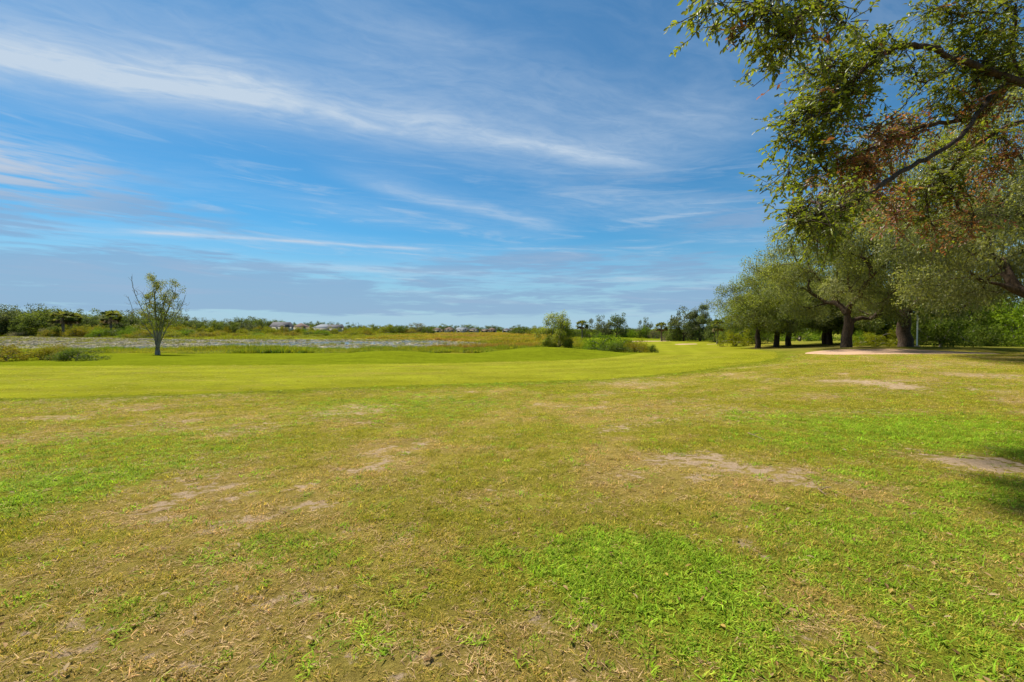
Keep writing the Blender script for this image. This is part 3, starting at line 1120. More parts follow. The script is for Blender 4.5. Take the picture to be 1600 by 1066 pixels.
# right-hand understorey
shrub(shB, 1585, 52, 130, 5.0, 'tall bright green shrub at the right edge beyond the shade')
shrub(shB, 1640, 48, 110, 4.0, 'bright green shrub cut by the right edge of the picture')
shrub(shY, 1372, 50, 62, 1.7, 'pale green bush between the two big oak trunks')
shrub(shB, 1345, 54, 50, 1.5, 'low leafy bush just right of the dark bunker oak trunk')
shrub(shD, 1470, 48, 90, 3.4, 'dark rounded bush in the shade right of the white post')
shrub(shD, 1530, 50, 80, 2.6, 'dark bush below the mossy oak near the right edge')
shrub(shB, 1250, 82, 90, 2.4, 'sunlit bushes seen between the oak trunks, middle one')
shrub(shB, 1290, 84, 60, 2.6, 'sunlit bush behind the shaded oak left of the bunker oak')
shrub(shB, 1200, 84, 70, 2.2, 'sunlit bush between the two leftmost oak trunks')
shrub(shY, 1150, 72, 52, 2.8, 'rounded yellow green bush left of the leftmost oak trunk')
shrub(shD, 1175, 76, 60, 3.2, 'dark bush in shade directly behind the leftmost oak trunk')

# shrubs left, just past the fairway
shrub(shGo, 8, 37, 90, 1.35, 'golden brown bush at the far left edge beyond the fairway')
shrub(shY, 62, 38.5, 60, 1.0, 'low yellow green bush right of the golden one at the left edge')
shrub(shD, 118, 37, 80, 1.05, 'dark leafy low shrub standing left of the lone tree past the fairway')
shrub(shGo, 92, 39, 66, 1.25, 'brown tipped shrub behind the dark leafy low shrub')

# bushes by the second mound
shrub(shB, 938, 54, 62, 2.1, 'tall bright green bush left in the clump beside the fairway bend')
shrub(shB, 968, 51, 52, 1.5, 'bright green bush in the middle of the clump by the fairway bend')
shrub(shY, 985, 52, 60, 1.5, 'yellow green bush behind the low ones at the fairway bend')
shrub(shD, 962, 48, 50, 1.0, 'dark leafy bush at the foot of the clump by the fairway bend')
shrub(shGo, 992, 49, 46, 1.15, 'olive brown bush in the clump beside the fairway bend')
shrub(shD, 1019, 49.5, 20, 0.95, 'small round bush at the right end of the clump by the fairway')

# the multi-stemmed bushy tree
r = RES(77)
cl = envelope(r, 100, 2.6, 2.3, 0.8, 5.0, 0.7, 0.3, 0.5)
cl = np.vstack([cl, [(-0.6, 0, 5.2), (0.7, 0.1, 5.0), (1.4, 0, 4.6), (-1.5, 0, 4.2), (0.9, 0.2, 5.4)]])
wood, crown = make_tree('willow', 78, cl, 0.3, 190, r.uniform(0.35, 0.65, len(cl)), 0.16, [(0.19, 0.21, 0.020), (0.24, 0.235, 0.026), (0.27, 0.25, 0.035), (0.17, 0.19, 0.025)], 0.2, mat_b=M_GREYBARK, sides=6, step=0.4, pen=0.75, aspect=0.4, squash=1.1)
plant('bushy_tree', (wood, crown), on(870, 64), 'bushy many stemmed tree standing alone behind the fairway mound', 'tree')

# ------------------------------------------------------------------ the lone half-bare tree
r = RES(5)
D0 = 52.0
lone = on(246, D0)


def lp(px, py, dy=0.0):
    q = at(px, py, D0 + dy)
    return q - np.array(lone) * np.array([1, 1, 1])


bare_tips = [lp(205, 432, 0.6), (lp(208, 445, 0.3)), lp(200, 463, -0.5), lp(204, 488, -0.8), lp(213, 470, 0.4), lp(290, 462, 0.4), lp(286, 470, -0.4), lp(292, 475, 0.6), lp(283, 485, 0.6),
             lp(278, 463, 1.0), lp(272, 466, -1.0), lp(214, 452, -0.5), lp(222, 458, 0.9), lp(262, 455, 0), lp(218, 500, -0.6), lp(276, 500, 0.5), lp(206, 485, 0.3)]
leaf_tips = []
for (px, py, n, sx, sy) in [(238, 434, 6, 6, 3), (246, 444, 9, 6, 5), (241, 456, 9, 8, 6), (236, 468, 9, 9, 6), (250, 470, 8, 9, 6), (274, 446, 5, 6, 3), (266, 458, 6, 6, 5), (262, 474, 8, 8, 6),
                            (244, 486, 12, 12, 7), (260, 490, 10, 10, 7), (230, 490, 7, 9, 7), (248, 505, 9, 12, 6), (270, 492, 5, 7, 6), (224, 478, 3, 5, 5), (240, 512, 5, 9, 4)]:
    for _ in range(n):
        leaf_tips.append(lp(px + r.normal(0, sx), py + r.normal(0, sy), r.normal(0, 1.3)))
allt = np.array(bare_tips + leaf_tips)
STEM = [[(245, 546), (243, 530), (237, 508), (223, 485), (212, 462), (205, 434)], [(246, 546), (246, 528), (244, 505), (242, 472), (240, 438)], [(247, 546), (250, 528), (256, 502), (266, 476), (275, 450)],
        [(247, 546), (253, 530), (265, 506), (280, 485), (289, 464)], [(245, 546), (240, 528), (225, 508), (210, 489), (201, 466)], [(246, 546), (249, 526), (252, 498), (257, 470), (262, 456)], [(246, 546), (243, 524), (233, 498), (228, 474), (224, 460)]]
pre = []
for i_, sp_ in enumerate(STEM):
    dz_ = (0.5, 0.2, -0.5, 0.4, -0.7, 0.9, -0.9)[i_]
    q_ = np.array([lp(px, py, dz_ * k_ / 4) for k_, (px, py) in enumerate(sp_)])
    pre.append(spline(q_, 5 * len(q_)) + r.normal(0, 0.02, (5 * len(q_), 3)))
pos, par, chains, tips = skeleton(np.zeros(3), np.array([0.0, 0, 0.7]), allt, r, 0.35, pen=0.5, sag=-0.05, pre=pre)
rad = radii_from(par, tips, 0.018, 0.25)
wood = wood_mesh('lone_trunk', pos, chains, rad, M_GREYBARK, 7, 0, 1.12)
tw = []
for bt in bare_tips:
    for _ in range(4):
        s_ = bt - np.array([0, 0, r.uniform(0, 0.8)])
        tw.append((np.array([s_ * 0.97, s_ * 0.99 + r.normal(0, 0.08, 3), s_ + r.normal(0, 0.22, 3) + [0, 0, 0.3]]), np.array([0.018, 0.013, 0.006])))
Vt, Ft = tubes(tw, 4)
twm = mesh_np('lone_twigs', Vt, Ft, None, True, mats=[M_GREYBARK])
lt = np.array(leaf_tips)
V, F, K = crown_leaves(lt, r.uniform(0.25, 0.55, len(lt)), 78, 0.135, r, [(0.12, 0.135, 0.016), (0.15, 0.15, 0.018), (0.185, 0.165, 0.035)], 0.9, 0.5)
e = plant('half_bare_tree', (wood, mesh_np('lone_crown', V, F, K, mats=[M_LEAF]), twm), lone, 'thin half bare tree with pale upswept branches standing alone on the left', 'tree', None, 0, 1, ('trunk', 'crown', 'twigs'))
e.children[2]['kind'] = 'stuff'

# ------------------------------------------------------------------ white post
m_, nb, out = new_mat('white_pvc')
tc = nb.node('ShaderNodeTexCoord').outputs['Object']
nb.l.new(principled(nb, nb.mix(nb.ss(nb.noise(tc, 3, 4), 0.5, 0.8, 0, 0.35), (0.85, 0.85, 0.83), (0.6, 0.58, 0.52)), 0.45, 0.4), out.inputs[0])
pp = on(1433, 39.2)
e = empty('white_post', pp)
tag(e, 'slim white post standing in front of the broad oak trunk', 'post')
V, F = tubes([(np.array([(0, 0, -0.2), (0, 0, 1.3), (0, 0, 2.62), (0, 0, 2.66)]), np.array([0.052, 0.052, 0.052, 0.04]))], 14)
obj('pole', mesh_np('pole', V, F, None, True, mats=[mats['white_pvc']]), e)
V, F = tubes([(np.array([(0, 0, 2.60), (0, 0, 2.70), (0, 0, 2.74), (0, 0, 2.75)]), np.array([0.06, 0.06, 0.05, 0.005]))], 14)
obj('cap', mesh_np('cap', V, F, None, True, mats=[mats['white_pvc']]), e)
V, F = tubes([(np.array([(0, 0, -0.1), (0, 0, 0.10), (0, 0, 0.14), (0, 0, 0.145)]), np.array([0.2, 0.2, 0.15, 0.07]))], 16)
obj('footing', mesh_np('footing', V, F, None, False, mats=[mats['bunker_sand']]), e)

# ------------------------------------------------------------------ far trees beyond the marsh


def far_mesh(seed, n, rx, h, z0, n_per, size, cols, crad, flat=0.6, tr=0.3):
    r = RES(seed)
    cl = envelope(r, n, rx, rx, z0, h, flat, 0.3, 0.5)
    return make_tree('far_tree', seed, cl, h * 0.22, n_per, r.uniform(0.7, 1.4, n) * crad, size, cols, tr, mat_l=M_FAR, r_tip=0.05, step=1.4, sides=5, rmin=0.08, squash=0.75)


FT = [far_mesh(11, 60, 5.6, 10, 1.0, 60, 0.55, [(0.072, 0.096, 0.028), (0.095, 0.122, 0.034), (0.13, 0.15, 0.045)], 1.35),
      far_mesh(12, 60, 5.0, 10, 0.8, 60, 0.55, [(0.095, 0.125, 0.022), (0.125, 0.16, 0.026), (0.16, 0.185, 0.034)], 1.35),
      far_mesh(13, 56, 5.8, 9.5, 1.2, 60, 0.55, [(0.085, 0.098, 0.042), (0.115, 0.125, 0.052), (0.15, 0.155, 0.072)], 1.35),
      far_mesh(14, 60, 4.6, 10, 0.6, 60, 0.55, [(0.105, 0.138, 0.016), (0.14, 0.17, 0.02), (0.17, 0.19, 0.026)], 1.3)]
# tops of the tree line in the photograph: pixel x -> row of the canopy top
TOP_X = [-300, 0, 20, 60, 100, 130, 170, 210, 250, 290, 320, 360, 400, 440, 480, 520, 560, 600, 640, 700, 760, 800, 830, 870, 900, 960, 1000, 1040, 1100, 1300, 1800]
TOP_Y = [474, 476, 480, 479, 482, 487, 487, 487, 490, 493, 496, 498, 496, 498, 502, 503, 505, 507, 507, 506, 509, 508, 510, 511, 514, 514, 513, 513, 508, 500, 490]
DIS_Y = [225, 235, 240, 245, 250, 255, 260, 270, 280, 290, 300, 320, 335, 345, 360, 375, 395, 430, 450, 470, 500, 500, 470, 440, 420, 380, 330, 300, 280, 260, 240]
r = RES(2024)
SEG = [(25, 'at the far left edge of the wood'), (90, 'in the left wood left of the palms'), (190, 'in the left wood around the palms'), (300, 'behind the lone half bare tree'),
       (415, 'between the lone tree and the first house'), (480, 'around the two leftmost houses'), (545, 'around the white roofed house'), (620, 'right of the leafless tree'),
       (690, 'around the greyish tree'), (760, 'above the row of houses'), (860, 'left of the bushy tree'), (1000, 'between the bushy tree and the far bunker'), (1130, 'behind the lacy oaks'), (9999, 'seen beneath the row of oaks')]
KIND_W = ['dark evergreen', 'mid green', 'grey green', 'light green']


def seg_of(px):
    return next(s_ for e_, s_ in SEG if px < e_)


x = -330.0
while x < 1330:
    ty_ = np.interp(x, TOP_X, TOP_Y)
    dd = np.interp(x, TOP_X, DIS_Y)
    k = 0 if x < 300 else 1 if x < 590 else 2 if x < 860 else 3
    for row in range(2 if k != 3 else 2):
        d2 = dd + (12 * r.uniform(-1, 1) if row == 0 else 22 + 18 * r.uniform())
        xx = x + r.uniform(-6, 6)
        if 1130 < xx < 1330 and row == 0:
            continue
        p = on(xx, d2)
        top_row = ty_ + r.uniform(-1.5, 4.0) + (3.5 if row == 0 else 0)
        hh = EYE + (514 - top_row) / FPX * d2 - p[2]
        hh = max(hh, 4.0) * r.uniform(0.9, 1.05)
        s = hh / 10.0
        wid = s * r.uniform(0.95, 1.35) if k < 2 else s * r.uniform(1.1, 1.8)
        mi_ = r.choice(4, p=[0.38, 0.26, 0.24, 0.12]) if row == 1 else r.choice(4, p=[0.25, 0.30, 0.2, 0.25])
        plant('distant_tree', FT[mi_], p, '%s distant tree in the %s row %s' % (KIND_W[mi_], ('front', 'back')[row], seg_of(xx)), 'tree', 'far trees ' + seg_of(xx), r.uniform(0, 6.28), (wid, wid, s))
    x += r.uniform(13, 20) * (260 / dd) ** 0.5 * (1.15 if k == 0 else 1.0)

# distinct trees on the skyline
grey = far_mesh(31, 50, 4.6, 8, 0.6, 46, 0.5, GREYT, 1.2)
plant('greyish_tree', grey, on(652, 330), 'greyish brown rounded tree standing out in front of the far tree line', 'tree', None, 0.4, (1.35, 1.1, 1.02))
airy = oak_mesh(808, 130, 6.0, 5.0, 0.6, 10.0, 1.8, 0.35, n_per=130, size=0.32, moss=0.0, cols=[(0.085, 0.105, 0.04), (0.115, 0.13, 0.05), (0.14, 0.135, 0.08)], crad=0.95)
airy2 = oak_mesh(809, 130, 6.0, 5.4, 0.8, 10.0, 2.2, 0.4, n_per=130, size=0.32, moss=0.05, cols=[(0.08, 0.10, 0.028), (0.11, 0.13, 0.034), (0.14, 0.15, 0.05)], crad=0.95)
plant('distant_oak', FT[2], on(936, 165), 'grey green spreading tree on the horizon right of the small palm', 'tree', None, 0.5, (0.72, 0.7, 0.76))
plant('distant_oak', FT[0], on(963, 165), 'taller dark topped tree on the horizon above the fairway bushes', 'tree', None, 1.5, (0.80, 0.75, 0.90))
plant('distant_oak', FT[2], on(1068, 118), 'airy oak with open lacy top, left of the pair at the fairway end', 'tree', None, 2.5, (0.68, 0.62, 0.80))
plant('distant_oak', airy, on(1094, 116), 'lacy topped oak, right one of the pair at the end of the fairway', 'tree', None, 3.3, (0.80, 0.7, 0.84))
plant('distant_oak', FT[1], on(1052, 120), 'round green tree touching the left side of the lacy oaks', 'tree', None, 1.3, (0.45, 0.45, 0.58))
plant('distant_oak', FT[0], on(1118, 108), 'dark tree between the lacy oaks and the tall palm', 'tree', None, 4.3, (0.55, 0.5, 0.55))
plant('distant_oak', FT[2], on(1008, 190), 'small pointed dark tree behind the far bunker', 'tree', None, 0.3, (0.5, 0.5, 0.75))
plant('distant_oak', FT[1], on(1140, 96), 'green tree just behind the tall palm', 'tree', None, 2.0, (0.5, 0.5, 0.62))

# leafless tree by the houses
r = RES(55)
b = on(557, 350)
tp = np.array([(r.uniform(-3.2, 3.2), r.uniform(-2, 2), r.uniform(5, 9.6)) for _ in range(26)])
pos, par, chains, tips = skeleton(np.zeros(3), np.array([0, 0, 3.0]), tp, r, 0.9, pen=0.6)
rad = radii_from(par, tips, 0.06, 0.3)
plant('leafless_tree', (wood_mesh('leafless', pos, chains, rad, M_GREYBARK, 5, 0, 1.2),), b, 'leafless grey tree poking above the far tree line right of the houses', 'tree', None, 0, 1, ('trunk',))

# low dark hedge of bushes closing the end of the fairway
r = RES(606)
for i, px in enumerate(np.arange(884, 1135, 9.0)):
    dd = 172 if px < 1045 else 128
    p = on(px + r.uniform(-3, 3), dd + r.uniform(-6, 8))
    hm = r.uniform(2.6, 4.2) if px < 1045 else r.uniform(2.0, 3.4)
    plant('hedge_bush', (shD, shD, shB, shG)[r.randint(4)], p, 'low bush in the dark hedge behind the far bunker, ' + ('below the small palm' if px < 925 else 'below the grey green spreading tree' if px < 985 else 'left of the lacy oaks' if px < 1045 else 'under the lacy oaks'),
          'shrub', 'hedge bushes at the fairway end', r.uniform(0, 6), (r.uniform(1.6, 2.6), r.uniform(1.5, 2.2), hm), ('stem', 'foliage'))

# ---- palms


def palm_mesh(seed, h, crown_r, tr):
    r = RES(seed)
    zs = np.linspace(-0.3, h, 10)
    pts = np.stack([0.02 * h * np.sin(zs / h * 2), 0 * zs, zs], 1)
    V, F = tubes([(pts, tr * (1 + 0.18 * np.sin(zs * 5)) * np.where(zs < 0.3, 1.3, 1.0))], 8)
    trunk = mesh_np('palm_trunk', V, F, None, True, mats=[M_PALMBARK])
    Vs, Fs, Ks, off = [], [], [], 0
    for i in range(44):
        el_ = r.uniform(-0.9, 1.35)
        a = r.uniform(0, 2 * np.pi)
        d_ = np.array([math.cos(a) * math.cos(el_), math.sin(a) * math.cos(el_), math.sin(el_)])
        L = crown_r * r.uniform(0.45, 0.6)
        root = np.array([pts[-1, 0], 0, h])
        tip = root + d_ * L
        side = unit(np.cross(d_, [0, 0, 1.0]) + r.normal(0, 0.2, 3))
        upv = np.cross(side, d_)
        n = 11
        col = np.array([(0.09, 0.12, 0.02), (0.125, 0.15, 0.028), (0.17, 0.17, 0.04)])[r.randint(3)] if el_ > -0.5 else np.array((0.15, 0.11, 0.05))
        # petiole
        w_ = side * 0.03
        Vs.append(np.array([root - w_, root + w_, tip + w_, tip - w_]))
        Fs.append(np.array([[0, 1, 2, 3]]) + off)
        off += 4
        Ks.append(np.tile(col, (4, 1)))
        for j in range(n):
            t = (j / (n - 1) - 0.5) * 2.6
            dd_ = d_ * math.cos(t) + side * math.sin(t)
            e_ = tip + dd_ * crown_r * 0.55 * (1 - 0.12 * abs(t)) - np.array([0, 0, 0.22 * crown_r * abs(math.sin(t)) + 0.1])
            m2 = tip + dd_ * crown_r * 0.3
            ww = np.cross(dd_, upv) * crown_r * 0.055
            Vs.append(np.array([tip, m2 + ww, e_, m2 - ww]))
            Fs.append(np.array([[0, 1, 2, 3]]) + off)
            off += 4
            Ks.append(np.tile(col * r.uniform(0.8, 1.2), (4, 1)))
    crown = mesh_np('palm_crown', np.vstack(Vs), np.vstack(Fs), np.vstack(Ks), mats=[M_FAR])
    return trunk, crown


palm = palm_mesh(3, 5.0, 2.0, 0.2)
palm2 = palm_mesh(4, 5.0, 2.0, 0.2)
PG = 'cabbage palms'
for (px, dd, top, sc_r, lab) in [
        (910, 150, 501, 1.05, 'small cabbage palm just right of the bushy tree'),
        (1034, 125, 504, 1.0, 'cabbage palm at the left end of the lacy oaks'),
        (1121, 84, 500, 0.85, 'slender palm with pale trunk left of the row of oaks'),
        (174, 215, 486, 1.1, 'leaning palm crown in the left wood near the lone tree'),
        (100, 218, 487, 1.2, 'pale palm clump low in the wood at the left'),
        (112, 222, 489, 1.15, 'palm crown right next to the pale palm clump at the left')]:
    p = on(px, dd)
    hh = EYE + (514 - top) / FPX * dd - p[2]
    s = hh / 6.6
    plant('cabbage_palm', (palm, palm2)[int(px) % 2], p, lab, 'palm', PG, px * 0.1, (s * sc_r * 1.25, s * sc_r * 1.25, s))

# ------------------------------------------------------------------ houses
def wall_m(name, c1):
    m_, nb, out = new_mat(name)
    tc = nb.node('ShaderNodeTexCoord').outputs['Object']
    f = nb.noise(tc, 1.2, 4)
    nb.l.new(principled(nb, nb.mix(nb.ss(f, 0.4, 0.7, 0, 0.25), c1, tuple(v * 0.75 for v in c1)), 0.85, 0.2), out.inputs[0])
    return m_


W_M = [wall_m('stucco_white', (0.50, 0.48, 0.43)), wall_m('stucco_cream', (0.56, 0.47, 0.34)), wall_m('stucco_tan', (0.46, 0.34, 0.24))]
R_M = [wall_m('roof_grey', (0.085, 0.082, 0.085)), wall_m('roof_brown', (0.125, 0.082, 0.06)), wall_m('roof_white_metal', (0.17, 0.185, 0.20))]
m_, nb, out = new_mat('window_glass')
nb.l.new(principled(nb, (0.02, 0.025, 0.03), 0.1, 0.5), out.inputs[0])
M_FRAME = W_M[0]


def box(x0, x1, y0, y1, z0, z1):
    V = np.array([(x0, y0, z0), (x1, y0, z0), (x1, y1, z0), (x0, y1, z0), (x0, y0, z1), (x1, y0, z1), (x1, y1, z1), (x0, y1, z1)], float)
    F = np.array([(0, 3, 2, 1), (4, 5, 6, 7), (0, 1, 5, 4), (1, 2, 6, 5), (2, 3, 7, 6), (3, 0, 4, 7)])
    return V, F


def hip(x0, x1, y0, y1, z, h, gable=False):
    o_ = 0.5
    x0, x1, y0, y1 = x0 - o_, x1 + o_, y0 - o_, y1 + o_
    hw = (y1 - y0) / 2
    ins = 0.0 if gable else min(hw, (x1 - x0) / 2 - 0.3)
    ym = (y0 + y1) / 2
    V = np.array([(x0, y0, z), (x1, y0, z), (x1, y1, z), (x0, y1, z), (x0 + ins, ym, z + h), (x1 - ins, ym, z + h),
                  (x0, y0, z - 0.18), (x1, y0, z - 0.18), (x1, y1, z - 0.18), (x0, y1, z - 0.18)], float)
    F4 = np.array([(0, 1, 5, 4), (2, 3, 4, 5), (6, 7, 1, 0), (7, 8, 2, 1), (8, 9, 3, 2), (9, 6, 0, 3), (9, 8, 7, 6)])
    F3 = np.array([(1, 2, 5), (3, 0, 4)])
    return V, [F4, F3]


def house(px, dist, wpx, top, wm, rm, label, seed, gable=False, wing=0):
    r = RES(seed)
    p = on(px, dist)
    wd = wpx / FPX * dist
    hh = EYE + (514 - top) / FPX * dist - p[2]
    eave = max(2.7, hh * 0.62)
    e = empty('house', (p[0], p[1], p[2] - 0.1), r.uniform(-0.15, 0.15))
    tag(e, label, 'house', 'houses beyond the marsh')
    dep = 9.0
    x0, x1 = -wd / 2, wd / 2
    V, F = box(x0, x1, 0, dep, -0.4, eave)
    obj('wall', mesh_np('wall', V, F, mats=[W_M[wm]]), e)
    V, F = hip(x0, x1, 0, dep, eave + 0.18, hh - eave, gable)
    obj('roof', mesh_np('roof', V, F, mats=[R_M[rm]]), e)
    if wing:
        a = x0 + wd * (0.08 if wing > 0 else 0.52)
        V, F = box(a, a + wd * 0.4, -3.2, 0.4, -0.4, eave - 0.15)
        wg = obj('wing', mesh_np('wing', V, F, mats=[W_M[wm]]), e)
        V, F = hip(a, a + wd * 0.4, -3.2, 3.0, eave + 0.05, (hh - eave) * 0.6)
        obj('wing_roof', mesh_np('wing_roof', V, F, mats=[R_M[rm]]), wg)
    n = max(2, int(wd / 3.4))
    for i in range(n):
        cx = x0 + wd * (i + 0.5) / n
        if wing and (a - 0.8 < cx < a + wd * 0.4 + 0.8):
            continue
        ww, z0, z1 = (1.1, 0.0, 2.2) if r.uniform() < 0.35 else (0.75, 0.9, 2.2)
        V, F = box(cx - ww, cx + ww, -0.06, 0.03, z0, z1)
        fr = obj('window', mesh_np('window', V, F, mats=[M_FRAME]), e)
        V, F = box(cx - ww + 0.1, cx + ww - 0.1, -0.075, 0.0, z0 + 0.1, z1 - 0.1)
        obj('pane', mesh_np('pane', V, F, mats=[mats['window_glass']]), fr)
    return e


house(435, 300, 26, 503.5, 0, 0, 'white gabled house with grey roof, leftmost house among the far trees', 1, True, -1)
house(466, 318, 20, 505, 1, 1, 'small cream house with brown roof, second from the left among far trees', 2)
house(502, 312, 30, 507, 0, 2, 'low house with white metal roof right of the small cream house', 3, False, 0)
house(522, 306, 20, 507.5, 0, 0, 'grey roofed house next to the white metal roof', 4, True)
house(681, 410, 14, 512.5, 1, 1, 'cream house at the left end of the row across the marsh', 5)
house(702, 414, 17, 511.5, 1, 1, 'brown roofed house, second in the row across the marsh', 6, False, 1)
house(720, 412, 15, 512.2, 0, 2, 'bright white roofed house in the row across the marsh', 7, True, -1)
house(740, 415, 16, 512.5, 1, 0, 'grey roofed house right of the bright white roofed one', 8, False, -1)
house(757, 416, 12, 514.5, 2, 1, 'low tan house in the middle of the row across the marsh', 9)
house(769, 413, 14, 512.5, 2, 1, 'taller tan house right of the low tan one', 10, False, 1)
house(791, 408, 12, 513.0, 0, 0, 'white house second from the right in the row across the marsh', 11)
house(801, 406, 10, 513.5, 0, 1, 'small white house at the right end of the row across the marsh', 12)

# ------------------------------------------------------------------ marsh shrubs between the pond and the far trees
r = RES(314)
MK = [shY, shGo, shD, shB, shG]
ML = ['yellow green marsh shrub on the far side of the pond', 'golden brown marsh shrub on the far side of the pond', 'dark green marsh shrub on the far side of the pond',
      'bright green marsh shrub on the far side of the pond', 'greyish dry marsh shrub on the far side of the pond']


def MSEG(px):
    return 'at the left edge' if px < 60 else 'below the palms' if px < 190 else 'behind the lone tree' if px < 300 else 'right of the lone tree' if px < 400 else 'below the leftmost houses' if px < 480 else 'below the white roofed house' if px < 575 else 'near the greyish tree' if px < 690 else 'before the row of houses'


for i in range(240):
    px = r.uniform(-60, 575) if i < 210 else r.uniform(575, 850)
    far_y = np.interp(px, TOP_X, DIS_Y)
    if px < 330:
        dd = r.uniform(180 if px > 150 else 205, far_y - 12)
    elif px < 575:
        dd = r.uniform(195, far_y - 16)
    else:
        dd = r.uniform(max(far_y - 60, 330), far_y - 14) if px < 670 else r.uniform(300, 395)
    k = r.choice(5, p=[0.44, 0.29, 0.10, 0.09, 0.08])
    if px < 330:
        hm = r.uniform(2.2, 5.2) * np.interp(dd, [180, 240], [0.75, 1.15])
        wm_ = r.uniform(6, 14)
    elif px < 575:
        hm = r.uniform(1.2, 3.0) if dd < 260 else r.uniform(2.5, 5.5)
        wm_ = r.uniform(5, 12)
    else:
        if 670 <= px:
            if r.uniform() < 0.55:
                continue
            hm, wm_ = r.uniform(0.4, 1.0), r.uniform(2, 6)
        else:
            hm, wm_ = r.uniform(2, 5), r.uniform(6, 12)
    p = on(px, dd)
    if p[2] < WATER + 0.02:
        continue
    plant('marsh_shrub', MK[k], (p[0], p[1], p[2] - 0.05), ML[k].replace('on the far side of the pond', ('low' if hm < 2.5 else 'tall') + ' beyond the pond, ' + MSEG(px)), 'shrub', 'marsh shrubs ' + MSEG(px), r.uniform(0, 6), (wm_ / 2.2, wm_ / 2.4, hm), ('stem', 'foliage'))
# willow thicket around x 620-650 and right of the houses
for i, (px, dd, hm, wm_, k) in enumerate([(602, 320, 6.0, 16, 0), (625, 322, 6.5, 18, 2), (668, 326, 5.5, 14, 2), (640, 318, 3.5, 14, 1), (820, 300, 5.5, 16, 2), (838, 290, 5.0, 14, 0), (806, 330, 4.5, 12, 2), (858, 280, 5, 14, 2), (900, 260, 4, 14, 2)]):
    plant('marsh_shrub', MK[k], on(px, dd), ['tall willowy thicket left of the greyish tree', 'dark thicket hiding the far tree line left of the greyish tree', 'dark thicket right of the greyish tree', 'golden low thicket in front of the greyish tree',
          'dark thicket right of the row of houses', 'yellowish thicket left of the bushy tree', 'small dark thicket at the end of the row of houses', 'dark thicket behind the bushy tree', 'dark thicket behind the small palm'][i],
          'shrub', 'far thickets', i, (wm_ / 2.2, wm_ / 2.4, hm), ('stem', 'foliage'))

# ------------------------------------------------------------------ lily pads
r = RES(88)
m_, nb, out = new_mat('lily_pad')
nb.l.new(principled(nb, attr_col(nb), 0.75, 0.15), out.inputs[0])
n = 105000
X = r.uniform(-300, 6, n)
Y = 76 + (230 - 76) * r.uniform(size=n) ** 1.3
ok = (zterr(X, Y) < WATER - 0.05) & (np.abs(X / Y) < 1.6) & (fbm(X / 16, Y / 8, 7, 3) > 0.33)
X, Y = X[ok], Y[ok]
n = len(X)
th = np.linspace(0.25, 2 * np.pi - 0.25, 7)
rad_ = r.uniform(0.16, 0.42, n)
ph = r.uniform(0, 6.28, n)
ring = np.stack([X[:, None] + rad_[:, None] * np.cos(th + ph[:, None]), Y[:, None] + rad_[:, None] * np.sin(th + ph[:, None]),
                 np.full((n, 7), WATER + 0.02) + r.uniform(0, 0.04, (n, 1)) + 0.025 * rad_[:, None] * np.sin(th + r.uniform(0, 6, (n, 1)))], -1)
cen = np.stack([X, Y, np.full(n, WATER + 0.012)], 1)[:, None, :]
V = np.concatenate([cen, ring], 1).reshape(-1, 3)
kk = np.arange(n)[:, None] * 8
F = np.concatenate([kk + np.array([[0, i + 1, i + 2]]) for i in range(6)], 0)
pal = np.array([(0.28, 0.24, 0.14), (0.37, 0.33, 0.235), (0.21, 0.20, 0.055), (0.25, 0.185, 0.095)])
cc = pal[r.choice(4, n, p=[0.34, 0.30, 0.20, 0.16])] * r.uniform(0.8, 1.2, (n, 1))
lo_ = obj('lily_pads', mesh_np('lily_pads', V, F, np.repeat(cc, 8, 0), mats=[mats['lily_pad']]))
tag(lo_, 'pale floating lily pads covering the pond beyond the bank', 'lily pads', kind='stuff')

# ------------------------------------------------------------------ grasses (instanced tufts)


def blade_tuft(name, seed, n, rad, length, width, lean, cols, flat=0.0, segs=3):
    r = RES(seed)
    Vs, Fs, Ks, off = [], [], [], 0
    for i in range(n):
        a, q = r.uniform(0, 6.28), rad * math.sqrt(r.uniform())
        p = np.array([q * math.cos(a), q * math.sin(a), -0.004])
        az_ = r.uniform(0, 6.28)
        L = length * r.uniform(0.55, 1.25)
        h = np.array([math.cos(az_), math.sin(az_), 0])
        s = np.array([-h[1], h[0], 0])
        le = lean * r.uniform(0.3, 1.5)
        W_ = width * r.uniform(0.7, 1.3)
        pts = []
        for k in range(segs + 1):
            t = k / segs
            ang = le * (0.35 + 1.1 * t)
            ang = min(ang, 1.5) if flat == 0 else flat
            if k > 0:
                p = p + (h * math.sin(ang) + np.array([0, 0, 1.0]) * math.cos(ang)) * L / segs
            wv = s * W_ * (0.5 * (1 - t ** 1.8) + 0.03)
            pts += [p - wv, p + wv]
        Vs.append(np.array(pts))
        f = np.array([[2 * k, 2 * k + 1, 2 * k + 3, 2 * k + 2] for k in range(segs)]) + off
        Fs.append(f)
        off += 2 * (segs + 1)
        c = np.array(cols[r.randint(len(cols))]) * r.uniform(0.75, 1.25)
        Ks.append(np.tile(c, (2 * (segs + 1), 1)))
    return mesh_np(name, np.vstack(Vs), np.vstack(Fs), np.vstack(Ks), True, mats=[M_BLADE])


def tuft_collection(name, meshes):
    c = bpy.data.collections.new(name)
    for i, me in enumerate(meshes):
        c.objects.link(bpy.data.objects.new('%s_%02d' % (name, i), me))
    return c


